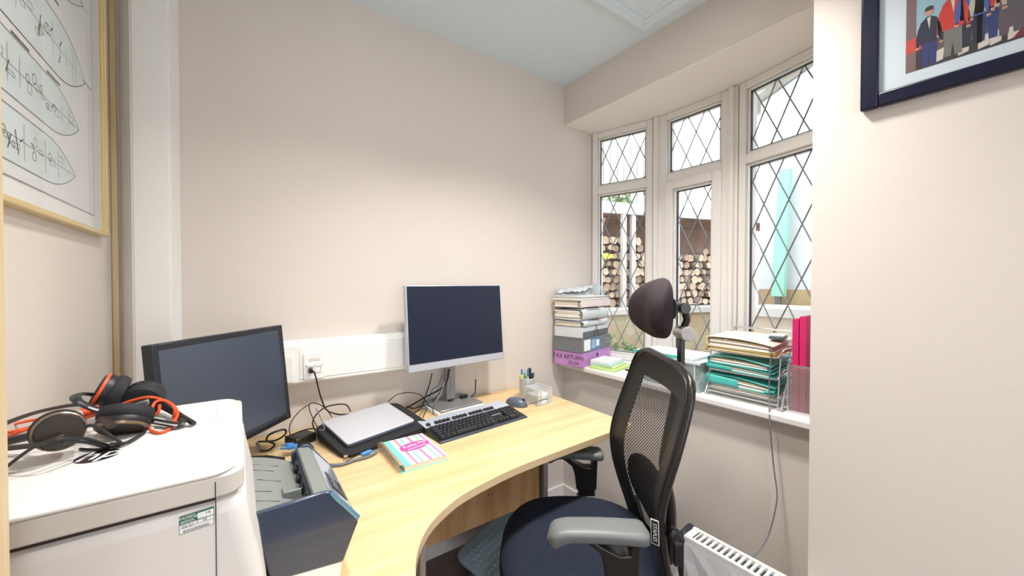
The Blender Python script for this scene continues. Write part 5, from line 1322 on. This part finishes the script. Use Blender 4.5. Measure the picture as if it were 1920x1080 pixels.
# neighbouring house wall, teal downpipe, eaves
hs = thing('neighbour_house', 'white rendered house wall with dark eaves seen through the right window', 'house', (5.6, .6, .99))
g = G().box(5.25, 5.45, -3.0, 2.12, 1.22, 3.45); g.prism([(-3.0,3.45),(2.12,3.45),(2.12,3.50),(-3.0,5.6)], 5.25, 5.45, 'X'); obj('rendered_wall', g, out_white, hs, world=True)
obj('wall_base', G().box(5.22, 5.45, -3.0, 2.12, -.05, 1.22), mat('tan_base', (164,142,108), .9, var=.15, vscale=5), hs, world=True)
g = G().prism([(2.35,3.42),(2.35,3.52),(-3.0,5.72),(-3.0,5.60)], 5.05, 5.5, 'X'); obj('eaves', g, mat('weathered_eaves', (170,166,158), .9, var=.2, vscale=8), hs, world=True)
tl = mat('mint_paint', (134,192,172), .6)
pa = (5.1,1.799,2.586); pb = (5.1,1.867,1.139)
t = thing('mint_post', 'mint green painted post standing against the white house wall', 'post', (5.1, pb[1], .99))
obj('painted_post', G().prism([(pb[1]-.075,pb[2]),(pb[1]+.055,pb[2]+.0),(pa[1]+.055,pa[2]),(pa[1]-.055,pa[2])], 5.06, 5.14, 'X'), tl, t, world=True, bevel=.004)
obj('dark_foot', G().box(5.08,5.12,pb[1]-.035,pb[1]+.025,.99,pb[2]), mat('dark_metal', (92,92,96), .6), t, world=True)
g = G()
t = thing('garden_ledge', 'pale timber ledge below the mint post outside the right window', 'ledge', (3.9, 0.3, -.05))
obj('ledge_top', G().box(3.55, 4.2, -2.6, 1.62, 1.02, 1.09), plank, t, world=True)
obj('ledge_face', G().box(3.60, 3.66, -2.6, 1.62, .86, 1.02), mat('weathered_rail', (190,176,160), .9, var=.15, vscale=5), t, world=True)
obj('ledge_wall', G().box(3.66, 4.1, -2.6, 1.62, -.05, 1.02), stone, t, world=True)
for i,(y_,lb) in enumerate(((.66,'weathered timber plank leaning behind the ledge, left of the pair'),(.50,'weathered timber plank leaning behind the ledge, right of the pair'))):
    o = obj('timber_plank', G().prism([(y_,1.09),(y_+.07,1.09),(y_-.13,1.62),(y_-.20,1.62)], 4.25, 4.29, 'X'), mat('plank_grey', (178,164,146), .9, var=.2, vscale=9)); tag(o, lb, 'plank')
# ---------------------------------------------------------------- light, world, camera
def downlight(x, y, label, power, r=.085):
    t = thing('recessed_downlight', label, 'ceiling light', (x, y, ZC-.012), group=None)
    g = G().tube([((r+.012)*math.cos(R(15*k)), (r+.012)*math.sin(R(15*k)), .006) for k in range(24)], .010, 8, closed=True, flat=.6)
    obj('trim_ring', g, M['alu'], t)
    obj('lamp_face', G().lathe([(r,.0045),(r,.008)]), M['lamp'], t)
    l = bpy.data.lights.new('downlight_lamp', 'AREA'); l.shape = 'DISK'; l.size = r*2; l.energy = power; l.color = (1, .955, .90); l.spread = R(118)
    o = bpy.data.objects.new('downlight_lamp', l); COL.objects.link(o); o.parent = t; o.location = (0, 0, .002)
downlight(.35, .75, 'round recessed ceiling downlight nearest the desk', 8)
downlight(1.02, .72, 'added ceiling downlight above the office chair, brightening the wall below the sill', 16)  # extra lamp, added to lift the wall below the sill
downlight(.10, -.60, 'round recessed ceiling downlight behind the camera', 9)
downlight(-.5, -1.4, 'round recessed ceiling downlight at the far end behind the camera', 8)
w = bpy.data.worlds.new('overcast'); scene.world = w; w.use_nodes = True
bg = w.node_tree.nodes['Background']; bg.inputs[0].default_value = (.90,.95,1.0,1); bg.inputs[1].default_value = 4.2
cam = bpy.data.cameras.new('camera'); co = bpy.data.objects.new('camera', cam); COL.objects.link(co)
cam.sensor_width = 36; cam.lens = 725/1920*36; cam.clip_start = .02; cam.clip_end = 100
co.location = (0, 0, 1.30); co.rotation_euler = (R(90-.8), 0, R(-35.4))
scene.camera = co
scene.view_settings.view_transform = 'Standard'; scene.view_settings.look = 'None'; scene.view_settings.exposure = 0; scene.view_settings.gamma = 1
scene.view_settings.use_curve_mapping = False
